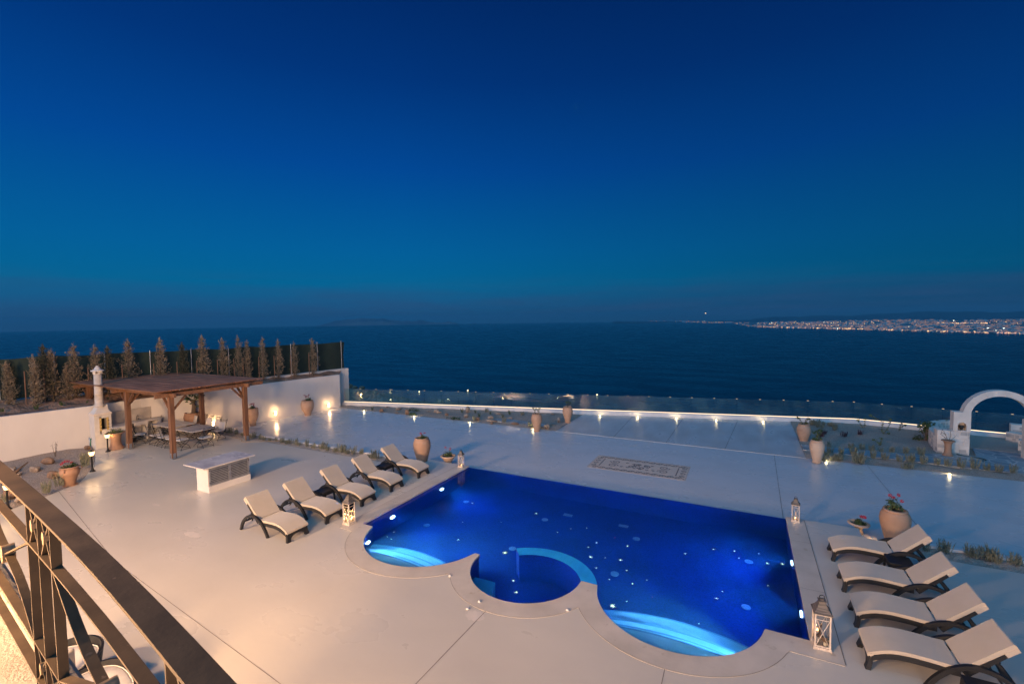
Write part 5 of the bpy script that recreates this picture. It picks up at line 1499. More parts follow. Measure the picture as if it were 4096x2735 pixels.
rk = [(590, 378, .30, 1.2, 1), (762, 360, .32, .9, 1.3), (750, 392, .2, .7, 1.3), (857, 405, .30, 1.9, .8), (1160, 385, .30, 1.3, 1.1), (1185, 395, .26, 1.0, 1.4), (1270, 422, .26, 1.1, .9), (1490, 385, .32, 2.2, .8), (1475, 437, .26, 1.5, .9),
      (1595, 470, .26, 1.4, .8), (1730, 452, .30, 1.0, 1.3), (1745, 482, .34, .6, 1.6), (1742, 508, .18, 1, 1), (1812, 405, .24, .6, 1.6), (1937, 458, .26, .9, 1.2), (1985, 512, .28, .7, 1.4), (2065, 405, .20, .9, 1.2), (405, 340, .2, .6, 1.4), (650, 340, .16, 1.1, .7), (1083, 380, .16, .5, 1.5)]
for i, (x, y, s, tl, wd) in enumerate(rk):
    rock(zl(x, y), s * 1.05, i + 60, '%s rock from the left in the left gravel garden' % ORD[i] if i not in (3, 7) else ('thin upright stone slab in the left gravel garden' if i == 3 else 'tallest upright stone in the left gravel garden'), tl * .62, 'rock' if i % 3 else 'rock_rust', wd)
z7 = lambda x, y: G(2050 + x / 7.83, 1560 + y / 7.83, LOW + .03)
for i, (x, y, s, tl, wd, lb) in enumerate([(1445, 1000, .30, 2.0, .6, 'narrow standing stone left of the banded terrace urn'), (1080, 1190, .34, 1.3, .9, 'pointed pale rock right of the stained urn'), (1250, 755, .22, .8, 1.2, 'small pale rock by the kerb left of the banded urn'),
                                           (1230, 1090, .3, .45, 1.7, 'flat sandy rock between the two terrace urns'), (70, 1040, .24, .8, 1.4, 'crumbling rock at the flagstone patch'), (900, 1170, .2, .8, 1, 'small dark rock at the foot of the stained urn')]):
    rock(z7(x, y), s, i + 90, lb, tl * .62, 'rock', wd)
for i, (px, py, s, lb) in enumerate([(195, 1852, .42, 'long rust coloured rock below the left wall'), (140, 1884, .34, 'small brown rock in the left gravel bed'), (212, 1905, .36, 'pale topped rock behind the terracotta pot'), (45, 1886, .35, 'dark rock at the far left of the gravel bed'),
                                     (40, 1985, .4, 'brown rock under the balcony handrail on the left'), (88, 2005, .34, 'rust coloured rock beside the short lamp post'), (350, 1795, .25, 'small stone at the foot of the wall near the drainpipe'), (70, 1900, .22, 'slate coloured flat rock in the left gravel bed')]):
    rock(G(px, py, .05), s, i + 120, lb, .7, 'rock_rust' if i % 2 == 0 else 'rock', 1.5)
for i, (px, py, s, lb) in enumerate([(335, 1842, 1.1, 'grass tuft behind the nearer lamp post'), (342, 1870, 1.5, 'tall grass tuft left of the nearer lamp post'), (240, 1948, 1.4, 'grass tuft left of the terracotta pot'), (188, 1975, 1.3, 'grass tuft beside the handrail at the deck edge'), (8, 2015, 1.2, 'grass tuft at the left picture edge')]):
    tuft('grass', G(px, py, .03), s, lb)
b = MB(); b.tube([G(30, 1893, .12), G(60, 1890, .2), G(85, 1868, .3), G(112, 1848, .42)], [.05, .07, .04, .02], 7)
tag(b.build('dead_branch', 'driftwood'), 'dead forked branch lying in the left gravel bed', 'branch')

# ------------------------------------------------------------------ conifers on the bank
def conifer_meshes(seed, h=2.6, r=.36, n=900):
    q = random.Random(seed); cr = MB(); tr = MB()
    bend = q.uniform(-.05, .05)
    tr.tube([(0, 0, 0), (bend * .5, 0, h * .5), (bend, .02, h * .92)], [.045, .03, .008], 6)
    lumps = [(q.uniform(0, 6.28), q.uniform(.1, .95), q.uniform(.25, .6)) for _ in range(9)]
    nb = 78
    for i in range(nb):
        t = ((i + q.random()) / nb)
        z0 = h * (.03 + .90 * t)
        a = i * 2.4 + q.uniform(-.5, .5)
        env = (1 - t) ** .75 * (.62 + .38 * min(1, t * 4)) + .06
        L = r * env * q.choice((.55, .8, 1.0, 1.0, 1.15, 1.5)) * q.uniform(.8, 1.15)
        up = q.uniform(.5, 1.2) + .9 * t
        wind = .35 * L * (1 + t)
        base = Vector((bend * t, 0, z0)); tip = base + Vector((L * math.cos(a) + wind, L * math.sin(a), L * up))
        ctl = base.lerp(tip, .5) + Vector((0, 0, -.12 * L))
        m_n = int(9 + 20 * L / r)
        for k in range(m_n):
            u = (k + q.random()) / m_n
            c = base * (1 - u) ** 2 + ctl * 2 * u * (1 - u) + tip * u * u
            c = c + Vector((q.gauss(0, 1), q.gauss(0, 1), q.gauss(0, 1))) * (.028 + .02 * (1 - u))
            out = ((tip - base).normalized() + Vector((q.gauss(.15, .45), q.gauss(0, .45), q.gauss(.1, .4)))).normalized()
            l = q.uniform(.06, .15) * (1.1 - .35 * u)
            sd = out.cross(Vector((q.gauss(0, 1), q.gauss(0, 1), q.gauss(0, 1)))).normalized() * l * q.uniform(.10, .20)
            m_ = c + out * l * .5
            cr.add([c, m_ - sd, c + out * l, m_ + sd], [(0, 1, 2, 3)])
    for k in range(26):
        z = h * (.86 + .15 * k / 26); c = Vector((bend + q.gauss(0, .02) + .03 * (k / 26), q.gauss(0, .02), z)); out = Vector((q.gauss(.2, .3), q.gauss(0, .3), 1)).normalized(); sd = Vector((.012, .006, 0))
        cr.add([c - sd, c + sd, c + out * q.uniform(.06, .13)], [(0, 1, 2)])
    return cr, tr
variants = []
def place_conifer(p, h, label, v, mat='conifer', fat=1.0):
    if len(variants) <= v:
        while len(variants) <= v:
            cr, tr = conifer_meshes(len(variants) * 7 + 3, n=1150)
            a, b = cr.build('crown', 'conifer'), tr.build('trunk', 'trunk')
            variants.append((a.data, b.data)); bpy.data.objects.remove(a); bpy.data.objects.remove(b)
    t = thing('conifer', label, 'tree', p, rnd.uniform(-.5, .5), 'young conifers on the bank', (h / 2.6 * fat, h / 2.6 * fat, h / 2.6))
    me = variants[v][0]
    if mat != 'conifer':
        me = me.copy(); me.materials[0] = M[mat]
    for nm, d in (('crown', me), ('trunk', variants[v][1])):
        o = bpy.data.objects.new(nm, d); COL.objects.link(o); o.parent = t
back = [(-21.05, -6.5, 4.55, 0), (-20.95, -6.18, 5.05, 1), (-20.86, -5.88, 4.85, 2), (-20.63, -5.11, 5.02, 3), (-20.4, -4.34, 4.92, 4), (-20.26, -3.89, 4.85, 1), (-20.0, -3.05, 5.17, 2), (-19.6, -1.75, 5.17, 3), (-19.29, -.73, 4.87, 0),
        (-19.01, .19, 5.26, 1), (-18.7, 1.2, 5.05, 2), (-18.41, 2.03, 5.16, 4), (-18.29, 2.53, 4.9, 0), (-18.08, 3.44, 5.04, 3), (-17.87, 4.37, 4.86, 1), (-17.63, 5.42, 4.64, 4), (-17.35, 6.66, 4.83, 2)]
stk = 0
NT = len(back)
for i, (x, y, zt, v) in enumerate(back):
    zg_ = 2.22
    fat = {11: .75, 16: .95, 13: .85, 14: .8, 15: .75, 12: .8}.get(i, 1.05)
    nm = '%s conifer from the %s end of the row along the net fence' % ((ORD[NT - 1 - i], 'sea') if i >= 6 else (ORD[i], 'left'))
    place_conifer((x, y, zg_ - .1), zt - zg_ + .1, nm, v, fat=fat, mat='conifer_dark' if i in (1, 5, 8) else 'conifer')
    s = MB().tube([(0, 0, 0), (.0, .0, 1.65)], .025, 6)
    o = s.build('stake', 'stake', None, (x + .08, y - .34, zg_ - .08)); tag(o, 'wooden stake beside the ' + nm.split(' of ')[0].replace('row along the net fence', 'net row'), 'stake', 'tree stakes on the bank')
for (x, y, z, zt, v, lb, mt) in [(-21.3, -7.35, 2.15, 4.30, 0, 'leaning conifer cut off by the left picture edge', 'conifer'), (-22.3, -7.0, 2.2, 4.3, 3, 'dark conifer behind the leftmost one', 'conifer_dark'), (-20.35, -6.70, 2.1, 4.2, 2, 'broad conifer in front of the bank row on the left', 'conifer'),
                                 (-22.0, -6.0, 2.2, 4.25, 1, 'dark conifer behind the broad one on the left', 'conifer_dark'), (-20.55, -5.45, 2.1, 4.05, 4, 'short conifer just left of the barbecue chimney', 'conifer')]:
    place_conifer((x, y, z - .1), zt - z + .1, lb, v, mt, 1.15)
# sparse weeds and stones on the bank
q = random.Random(77)
for i in range(16):
    t = q.uniform(.05, .62); p = along(inner, t); x = p.x - q.uniform(.25, 1.2); s = q.uniform(.12, .24)
    rock((x, p.y, 2.10), s, 200 + i, '%s pale stone from the sea end lying on the earth bank' % ORD[i] if False else 'pale stone lying on the brown earth bank', .7, 'rock', 1.3)['group'] = 'stones on the bank'
for i in range(10):
    t = .35 + .4 * i / 10; p = along(inner, t)
    tuft('spiky', (p.x - q.uniform(.15, .7), p.y, 2.1), q.uniform(.5, .9), 'small green weed on the brown earth bank')['group'] = 'weeds on the bank'

# ------------------------------------------------------------------ pergola
pg = thing('pergola', 'brown timber pergola with a boarded flat roof over the dining table', 'pergola', (0, 0, 0))
PXs = [-20.2, -16.27, -12.45]; PYs = [-4.74, -1.42]
for x in PXs:
    for y in PYs:
        po = MB().box((x, y, 1.42), (.19, .19, 2.72)).build('post', 'wood', pg, bevel=.008)
        MB().box((x, y, .05), (.13, .13, .10)).box((x, y - .098, .17), (.11, .008, .22)).box((x + .098, y, .17), (.008, .11, .22)).build('post_shoe', 'steel', po)
for y in PYs:
    MB().box((-16.45, y, 2.86), (8.75, .10, .18)).build('beam', 'wood_h', pg, bevel=.008)
for x in PXs: MB().box((x, -2.9, 2.862), (.09, 4.9, .16)).build('cross_beam', 'wood_h', pg)
for x in PXs:
    for y in PYs:
        for s in (-1, 1):
            xx = x + s * .62
            if -20.9 < xx < -12.0: MB().bar((x + s * .06, y, 2.15), (xx, y, 2.77), .07, .09, up=(0, 1, 0)).build('brace', 'wood', pg)
        s = 1 if y < -3 else -1
        MB().bar((x, y + s * .06, 2.15), (x, y + s * .62, 2.77), .07, .09, up=(1, 0, 0)).build('brace', 'wood', pg)
x = -20.8
while x < -12.2:
    # rafter with a shaped tail
    pr = [(-5.22, 3.0), (-5.16, 2.965), (-5.05, 2.955), (-4.93, 2.93), (-4.8, 2.95), (-.9, 2.95), (-.75, 2.93), (-.6, 2.97), (-.5, 3.0), (-.45, 3.055), (-5.25, 3.055)]
    mb = MB().extr([(a, b) for a, b in pr][::-1], x - .03, x + .03)
    mb.v = [(v[1], v[0], v[2]) for v in mb.v]
    mb.f = [f[::-1] for f in mb.f]
    mb.build('rafter', 'wood_h', pg)
    x += .617
rb = MB()
yb = -5.33; k = 0; HX, HY = -17.97, -5.17
while yb < -.55:
    w_ = .135
    z = 3.075 + rnd.uniform(-.004, .004)
    x0, x1 = -21.0 + rnd.uniform(-.03, .03), -12.28 + rnd.uniform(-.03, .03)
    if abs(yb + w_ / 2 - HY) < .26:
        rb.box(((x0 + HX - .24) / 2, yb + w_ / 2, z), (HX - .24 - x0, w_ - .014, .026)); rb.box(((x1 + HX + .24) / 2, yb + w_ / 2, z), (x1 - HX - .24, w_ - .014, .026))
    else: rb.box(((x0 + x1) / 2, yb + w_ / 2, z), (x1 - x0, w_ - .014, .026))
    yb += w_; k += 1
rb.build('roof_boards', 'roof_board', pg)
MB().box((-16.64, -5.345, 3.07), (8.72, .022, .05)).build('fascia', 'wood_h', pg)

# ------------------------------------------------------------------ barbecue with chimney, sink counter
bq = thing('barbecue', 'white masonry barbecue with a round chimney passing through the pergola roof', 'barbecue', (0, 0, 0))
x0, x1, y0, y1 = -18.22, -17.70, -5.50, -4.84
xm, yc0 = (x0 + x1) / 2, (y0 + y1) / 2
ym = yc0
# body with fire opening in the front (+x) face
b = MB()
b.box((xm, ym, .35), (x1 - x0, y1 - y0, .70))
b.box((xm, y0 + .06, 1.12), (x1 - x0, .12, .84)); b.box((xm, y1 - .06, 1.12), (x1 - x0, .12, .84)); b.box((x0 + .06, ym, 1.12), (.12, y1 - y0 - .24, .84))
b.box((xm, ym, 1.58), (x1 - x0, y1 - y0, .08))
b.box((x1 - .03, y0 + .19, 1.12), (.06, .14, .84)); b.box((x1 - .03, ym + .04, .80), (.06, .34, .20)); b.box((x1 - .03, ym + .04, 1.50), (.06, .34, .08))
b.build('body', 'bbq', bq)
b = MB().box((xm, ym, .74), (.3, .4, .02)).box((x0 + .14, ym, 1.1), (.02, .4, .8))
b.build('firebox', 'soot', bq)
b = MB()
for s_, yy in ((-1, ym - .10), (1, ym + .18)): b.box((x1 + .004, yy, 1.16), (.02, .08, .62))
b.build('firebrick', 'yellow_brick', bq)
b = MB()
for yy in (ym - .09, ym + .19):
    for k in range(3): b.box((x1 + .035, yy + .01, .98 + .17 * k), (.06, .06, .018))
b.build('grill_hook', 'iron', bq)
# swept hood
hp = []
for i in range(9):
    u = i / 8; hp.append((.62 * (1 - u) ** 1.0 - .0, 1.72 + .40 * (u ** 2.0)))
b = MB().box((xm + .01, ym, 1.67), (x1 - x0 + .06, y1 - y0 + .06, .10))
b.build('shelf', 'arch_stone', bq, bevel=.01)
vs = []
for i in range(9):
    u = i / 8; e = (1 - u) ** 1.8
    hx, hy = .18 + (.25 - .18) * e, .18 + (.31 - .18) * e
    z = 1.72 + .36 * u
    vs += [(xm - .10 * u + sx * hx, ym + .1 * u + sy * hy, z) for sx, sy in ((-1, -1), (1, -1), (1, 1), (-1, 1))]
b = MB().add(vs, [(i * 4 + j, i * 4 + (j + 1) % 4, (i + 1) * 4 + (j + 1) % 4, (i + 1) * 4 + j) for i in range(8) for j in range(4)])
b.build('hood', 'bbq', bq)
cxp, cyp = HX, HY
b = MB().lathe([(.215, 2.02), (.215, 2.09), (.17, 2.13), (.165, 2.6), (.17, 2.605), (.165, 2.62), (.155, 3.62), (.14, 3.62), (.14, 3.3)], 22, c=(cxp, cyp, 0))
b.build('chimney', 'chimney', bq)
b = MB()
for k in range(6):
    a = k * PI / 3
    b.box((cxp + .15 * math.cos(a), cyp + .15 * math.sin(a), 3.68), (.05, .09, .16), rz=a)
b.lathe([(.25, 3.74), (.25, 3.79), (.20, 3.80), (.13, 3.84), (.10, 3.92), (.06, 3.95), (.04, 4.0), (0, 4.01)], 22, c=(cxp, cyp, 0))
b.build('chimney_cap', 'bbq', bq)
ct = thing('sink_counter', 'stone sink counter with a splashback along the white wall', 'counter', (0, 0, 0))
MB().box((-18.12, -3.75, .93), (.62, 2.30, .06)).box((-17.62, -4.62, .93), (.5, .60, .058)).build('worktop', 'marble_edge', ct, bevel=.006)
MB().box((-18.5, -3.75, 1.26), (.03, 2.10, .60)).build('splashback', 'arch_grey', ct)
b = MB().box((-18.12, -2.72, .45), (.56, .14, .90)).box((-18.12, -3.3, .45), (.5, .10, .90)).box((-18.12, -4.1, .45), (.5, .12, .90)).box((-17.45, -4.62, .45), (.12, .5, .90)).box((-18.38, -3.75, .45), (.05, 2.0, .88))
b.build('pier', 'bbq', ct)
MB().box((-17.84, -3.55, .84), (.06, .60, .14)).build('sink_front', 'marble_edge', ct)
MB().tube([(-18.38, -3.5, .96), (-18.38, -3.5, 1.16), (-18.30, -3.5, 1.22), (-18.2, -3.5, 1.18)], .015, 6).ball((-18.38, -3.42, 1.02), .03, 6).build('tap', 'rattan', ct)
o = MB().tube([(-17.95, -3.85, .8), (-17.9, -3.85, .5), (-17.85, -3.75, .25), (-17.7, -3.6, .12)], .03, 7).build('drain_pipe', 'dark_plastic'); o.parent = ct
t = thing('bucket', 'black bucket with a white lid under the sink counter', 'bucket', (-17.72, -4.02, 0))
MB().lathe([(.14, 0), (.17, .10), (.20, .26)], 20).build('body', 'dark_plastic', t); MB().lathe([(.21, .26), (.21, .28), (0, .30)], 20).build('lid', 'lantern_white', t)
b = MB().ball((0, 0, .07), .075, 10); tag(b.build('ball', 'blue_plastic', None, (-17.75, -3.0, 0)), 'small blue ball on the floor below the counter', 'ball')
t = thing('standpipe', 'grey and green garden standpipe at the corner of the barbecue wall', 'pipe', G(362, 1790, .03))
MB().tube([(0, 0, 0), (0, 0, .38), (-.08, 0, .46)], .045, 8).build('pipe', 'steel', t); MB().tube([(.03, 0, .1), (.08, 0, .42), (.14, 0, .46)], .03, 7).build('green_hose_end', pmat('green_plastic', (.03, .16, .09), None, 3, .5), t)

# ------------------------------------------------------------------ dining tables and chairs
def table(label, x0, x1, y0, y1):
    t = thing('dining_table', label, 'table', ((x0 + x1) / 2, (y0 + y1) / 2, 0), 0, 'marble topped dining tables')
    lx, ly = x1 - x0, y1 - y0
    MB().box((0, 0, .755), (lx, ly, .028)).build('table_top', ['marble'], t)
    b = MB()
    for y in (-ly / 2 - .004, ly / 2 + .004): b.box((0, y, .755), (lx + .016, .008, .03))
    for x in (-lx / 2 - .004, lx / 2 + .004): b.box((x, 0, .755), (.008, ly, .03))
    b.build('table_edge', 'marble_edge', t)
    for sx in (-1, 1):
        b = MB()
        X = sx * lx * .32
        for s in (-1, 1):
            b.tube(smooth_prof([(X, s * ly * .36, 0), (X, s * ly * .22, .14), (X, 0, .30), (X, -s * ly * .20, .48), (X, -s * ly * .34, .74)], 4), .011, 6)
            b.tube([(X, s * .18 * math.cos(a * PI / 8), .36 + .14 * math.sin(a * PI / 8)) for a in range(17)], .009, 5)
        b.tube([(X, -ly * .36, .735), (X, ly * .36, .735)], .012, 5)
        b.build('leg', 'iron', t)
    b = MB().tube(smooth_prof([(-lx * .32, 0, .3), (-lx * .1, 0, .42), (0, 0, .30), (lx * .1, 0, .42), (lx * .32, 0, .3)], 5), .010, 5).tube(smooth_prof([(-lx * .32, 0, .3), (-lx * .1, 0, .18), (0, 0, .30), (lx * .1, 0, .18), (lx * .32, 0, .3)], 5), .010, 5)
    b.build('stretcher', 'iron', t)
table('marble topped iron table at the wall end, under the pergola', -17.55, -15.62, -3.25, -2.1)
table('marble topped iron table at the pool end, under the pergola', -15.10, -13.58, -3.34, -2.2)
def make_chair(backcush):
    t = thing('dining_chair', 'x', 'chair', group='wrought iron folding dining chairs')
    w = .25
    for s in (-1, 1):          # side frames: crossed bowed legs, runner, back upright
        b = MB(); Y = s * w
        b.tube(smooth_prof([(-.22, Y, 0), (-.17, Y, .14), (-.02, Y, .27), (.14, Y, .36), (.21, Y, .45)], 4), .010, 5)
        b.tube(smooth_prof([(.24, Y, 0), (.19, Y, .14), (.04, Y, .27), (-.12, Y, .36), (-.20, Y, .45)], 4), .010, 5)
        b.tube([(-.205, Y, .05), (.225, Y, .05)], .007, 5)
        b.build('leg', 'iron', t)
        b = MB().tube([(-.19, Y, .42), (-.24, Y, .66), (-.33, Y, .98)], .010, 5).ball((-.335, Y, 1.0), .019, 6)
        b.build('back_post', 'iron', t)
    b = MB()
    for x, z in ((-.21, .05), (.23, .05), (.01, .26)): MB().tube([(x, -w, z), (x, w, z)], .007, 5).build('stretcher', 'iron', t)
    b = MB().tube([(-.21, -w, .44), (.22, -w, .45), (.22, w, .45), (-.21, w, .44), (-.21, -w, .44)], .010, 5)
    for k in (-.15, -.05, .05, .15): b.tube([(-.21, k, .445), (.22, k, .445)], .005, 4)
    b.build('seat_frame', 'iron', t)
    b = MB().tube([(-.335, -w, .95), (-.345, 0, .965), (-.335, w, .95)], .009, 5).tube([(-.295, -w, .84), (-.295, w, .84)], .007, 5)
    for a, c in ((-w, 0), (0, w)):
        b.tube([(-.332, a, .95), (-.295, c, .84)], .005, 4).tube([(-.295, a, .84), (-.332, c, .95)], .005, 4)
    b.build('back_lattice', 'iron', t)
    MB().box((.01, 0, .478), (.43, .45, .045)).build('seat_cushion', 'cushion_white', t, bevel=.014)
    if backcush:
        R = Matrix.Rotation(-.22, 3, 'Y')
        MB().box((-.222, 0, .68), (.04, .44, .36), R=R).build('back_cushion', 'cushion_white', t, bevel=.012)
    return t
cA, cB = make_chair(False), make_chair(True)
chairs = [(0, -16.98, -3.98, .95, 'dining chair at the left front corner of the tables, seen between the posts'), (0, -15.98, -3.75, 1.57, 'second dining chair of the front row, left of the nearest pergola post'),
          (0, -15.22, -3.78, 1.52, 'third dining chair of the front row'), (0, -14.52, -3.76, 1.60, 'dining chair of the front row partly hidden by the nearest pergola post'), (0, -13.82, -3.72, 1.75, 'dining chair right behind the nearest pergola post'),
          (0, -13.18, -2.98, 3.20, 'dining chair at the pool end of the tables'), (1, -14.08, -1.86, -1.45, 'dining chair at the back right, its white back cushion beside the wall light'), (1, -15.05, -1.55, -1.62, 'dining chair in the back row just right of the wall light'),
          (1, -15.78, -1.55, -1.50, 'dining chair in the back row with its cushion in front of the post'), (1, -16.5, -1.5, -1.60, 'dining chair in the back row left of the rear post'), (1, -17.25, -1.5, -1.68, 'leftmost dining chair of the back row'), (1, -17.95, -2.66, .02, 'dining chair at the wall end of the tables')]
for i, (k, x, y, rz, lb) in enumerate(chairs):
    src = cB if k else cA
    if i == 0 or i == 6:
        src.location = (x, y, 0); src.rotation_euler = (0, 0, rz); src['label'] = lb
    else: dup(src, (x, y, 0), rz, lb)

# ------------------------------------------------------------------ wall sconces and lamp posts
for i, (x, y, z, lb) in enumerate([(-16.52, 7.15, .02, 'wall lamp near the far end of the white wall'), (-16.98, 3.33, .14, 'wall lamp between the two handled urns'), (-17.72, -.12, .13, 'wall lamp low behind the dining chairs')]):
    t = thing('wall_lamp', lb, 'wall lamp', (x, y, z), 0, 'low wall lamps on the white wall')
    MB().box((.02, 0, 0), (.06, .10, .12)).lathe([(.10, -.012), (.115, 0), (.10, .012)], 16, c=(.12, 0, 0)).build('bracket', 'bronze_pale', t)
    MB().lathe([(.045, .02), (.055, .06), (.04, .10), (0, .12)], 12, c=(.12, 0, 0)).lathe([(0, -.12), (.04, -.10), (.055, -.06), (.045, -.02)], 12, c=(.12, 0, 0)).build('bulb', 'sconce_glow', t)
    lamp('wall_lamp_light', 'POINT', (.19, 0, .10), 13, (1, .60, .28), t, shadow_soft_size=.05)
    lamp('wall_lamp_light', 'POINT', (.19, 0, -.10), 6, (1, .60, .28), t, shadow_soft_size=.05)
for i, (px, py, s, lb) in enumerate([(432, 1806, 1.0, 'lamp post beside the waisted pot, the farther of the two lit ones'), (370, 1885, 1.0, 'lit lamp post at the curved deck edge by the gravel bed'), (32, 2037, 1.0, 'lamp post at the lower left, its top hidden by the handrail')]):
    p = G(px, py, 0)
    t = thing('lamp_post', lb, 'lamp post', p, 0, 'small black lamp posts')
    MB().lathe([(.10, 0), (.10, .02), (.07, .05), (.045, .10), (.032, .16), (.026, .62), (.034, .64), (.02, .66)], 14).build('post', 'iron', t)
    g = MB(); vs = []
    for z, r in ((.66, .055), (.82, .095)): vs += [(r * math.cos(PI / 4 + j * PI / 2) * 1.2, r * math.sin(PI / 4 + j * PI / 2) * 1.2, z) for j in range(4)]
    g.add(vs, [(j, (j + 1) % 4, 4 + (j + 1) % 4, 4 + j) for j in range(4)] + [(3, 2, 1, 0), (4, 5, 6, 7)])
    g.build('lamp_glass', 'lamp_glow', t)
    r_ = MB(); vs = [(.105 * math.cos(PI / 4 + j * PI / 2) * 1.3, .105 * math.sin(PI / 4 + j * PI / 2) * 1.3, .825) for j in range(4)] + [(0, 0, .89)]
    r_.add(vs, [(j, (j + 1) % 4, 4) for j in range(4)] + [(3, 2, 1, 0)]); r_.ball((0, 0, .90), .015, 6)
    r_.build('roof', 'iron', t)
    MB().tube([(.12 * math.cos(a), 0, .3 + .0 * a) for a in (0, .1)] if False else [(.03, .02, .6), (.16, .03, .55), (.19, .03, .38), (.12, .02, .2), (-.05, .05, .06)], .005, 4).build('cable', 'dark_plastic', t)
    for a in range(4):
        lamp('lamp_post_light', 'POINT', (.17 * math.cos(a * PI / 2 + .3), .17 * math.sin(a * PI / 2 + .3), .74), 2.6, (1, .62, .28), t, shadow_soft_size=.05)

# ------------------------------------------------------------------ service counter (marble top, louvred doors)
sv = thing('storage_counter', 'white storage counter with a grey marble top and two louvred doors', 'counter', (-7.12, -5.66, 0))
b = MB().box((0, 0, .11), (.745, 1.52, .22)).box((-.02, -.745, .55), (.70, .03, .66)).box((-.02, .745, .55), (.70, .03, .66)).box((-.355, 0, .55), (.03, 1.46, .66)).box((-.02, 0, .865), (.70, 1.52, .03))
b.build('body', 'plaster', sv, bevel=.004)
MB().box((-.21, .0, .90), (1.23, 1.86, .035)).build('worktop', 'marble', sv)
b = MB(); b.box((.409, 0, .90), (.008, 1.876, .037)); b.box((-.829, 0, .90), (.008, 1.876, .037)); b.box((-.21, -.934, .90), (1.23, .008, .037)); b.box((-.21, .934, .90), (1.23, .008, .037)); b.build('worktop_edge', 'marble_edge', sv)
MB().box((.28, 0, .55), (.01, 1.44, .62)).build('inner_panel', 'shutter_dark', sv)
for s in (-1, 1):
    d = MB(); yc = s * .362
    for yy in (-.34, .34): d.box((.34, yc + yy, .545), (.03, .045, .62))
    for zz_ in (.25, .84): d.box((.34, yc, zz_), (.03, .64, .05))
    for k in range(9): d.box((.338, yc, .308 + k * .060), (.012, .62, .034))
    do = d.build('louvred_door', 'shutter', sv)
    MB().box((.36, s * .04, .62), (.012, .012, .05)).build('latch', 'iron', do)
    for zz_ in (.34, .78): MB().box((.36, s * .715, zz_), (.012, .02, .05)).build('hinge', 'iron', do)

# hose along the strip
b = MB().tube(smooth_prof([(-13.9, -1.28, .012), (-13.4, -1.3, .012), (-12.9, -1.4, .012), (-12.5, -1.62, .012), (-12.1, -1.45, .012), (-11.6, -1.2, .012), (-10.9, -.8, .02), (-10.0, -.5, .05)], 5), .012, 6)
tag(b.build('hose', 'hose'), 'thin tan garden hose winding past the pergola post', 'hose')
b = MB().tube(smooth_prof([(13.2, .1, LOW + .02), (13.3, -.2, LOW + .05), (13.1, -.45, LOW + .05), (13.35, -.55, LOW + .06), (13.2, -.25, LOW + .04), (13.4, -.5, LOW + .02)], 5), .014, 6)
tag(b.build('cable', 'dark_plastic'), 'coiled black cable on the floor beside the huge round urn', 'cable')

# ------------------------------------------------------------------ stone arch and walls
ar = thing('stone_arch', 'cream stone arch with a niche, standing at the paved court', 'arch', (0, 0, 0))
ax0 = 17.84; ay = 11.33
GZ = LOW - .05
def stone(mb, x0, x1, z0, z1, y0, y1, mi=0): mb.box(((x0 + x1) / 2, (y0 + y1) / 2, (z0 + z1) / 2), (x1 - x0, y1 - y0, z1 - z0), mi=mi)
low = MB(); q = random.Random(2)
core = MB()
stone(core, 17.86, 18.94, GZ, .76, ay + .012, ay + .46)
core.build('mortar_core', 'arch_stone', ar)
z = LOW - .02; r = 0
while z < .74:
    h = q.choice((.12, .15, .18)); x = 17.85 + (.0 if r % 2 else 0); 
    while x < 18.93:
        w_ = q.uniform(.18, .42); w_ = min(w_, 18.95 - x)
        if w_ > .05: stone(low, x + .010, x + w_ - .010, z + .010, min(z + h, .76) - .010, ay, ay + .05, mi=1 if q.random() < .42 else 0)
        x += w_
    y = ay
    while y < ay + .44:
        w_ = min(q.uniform(.15, .3), ay + .47 - y)
        stone(low, 17.845, 17.875, z + .01, min(z + h, .76) - .01, y + .01, y + w_ - .01, mi=1 if q.random() < .3 else 0); y += w_
    z += h; r += 1
low.build('facing_stones', ['arch_stone', 'arch_grey'], ar, bevel=.006)
# pier with niche
pn = MB()
px0, px1 = 18.38, 18.96
nx0, nx1, nz0, nzc = 18.53, 18.82, .80, 1.02
stone(pn, px0, nx0, .76, 1.62, ay - .004, ay + .40); stone(pn, nx1, px1, .76, 1.62, ay - .004, ay + .40); stone(pn, nx0, nx1, .76, nz0, ay - .004, ay + .40); stone(pn, nx0, nx1, nz0, 1.2, ay + .26, ay + .40)
nr = (nx1 - nx0) / 2; nc = (nx0 + nx1) / 2
poly = [(nx0, 1.62), (nx0, nzc)] + [(nc - nr * math.cos(a * PI / 12), nzc + nr * math.sin(a * PI / 12)) for a in range(13)] + [(nx1, 1.62)]
cl_ = []
for p in poly:
    if not cl_ or math.hypot(p[0] - cl_[-1][0], p[1] - cl_[-1][1]) > 1e-4: cl_.append(p)
pn.extr(cl_, ay - .004, ay + .40)
pn.build('pier', 'arch_stone', ar)
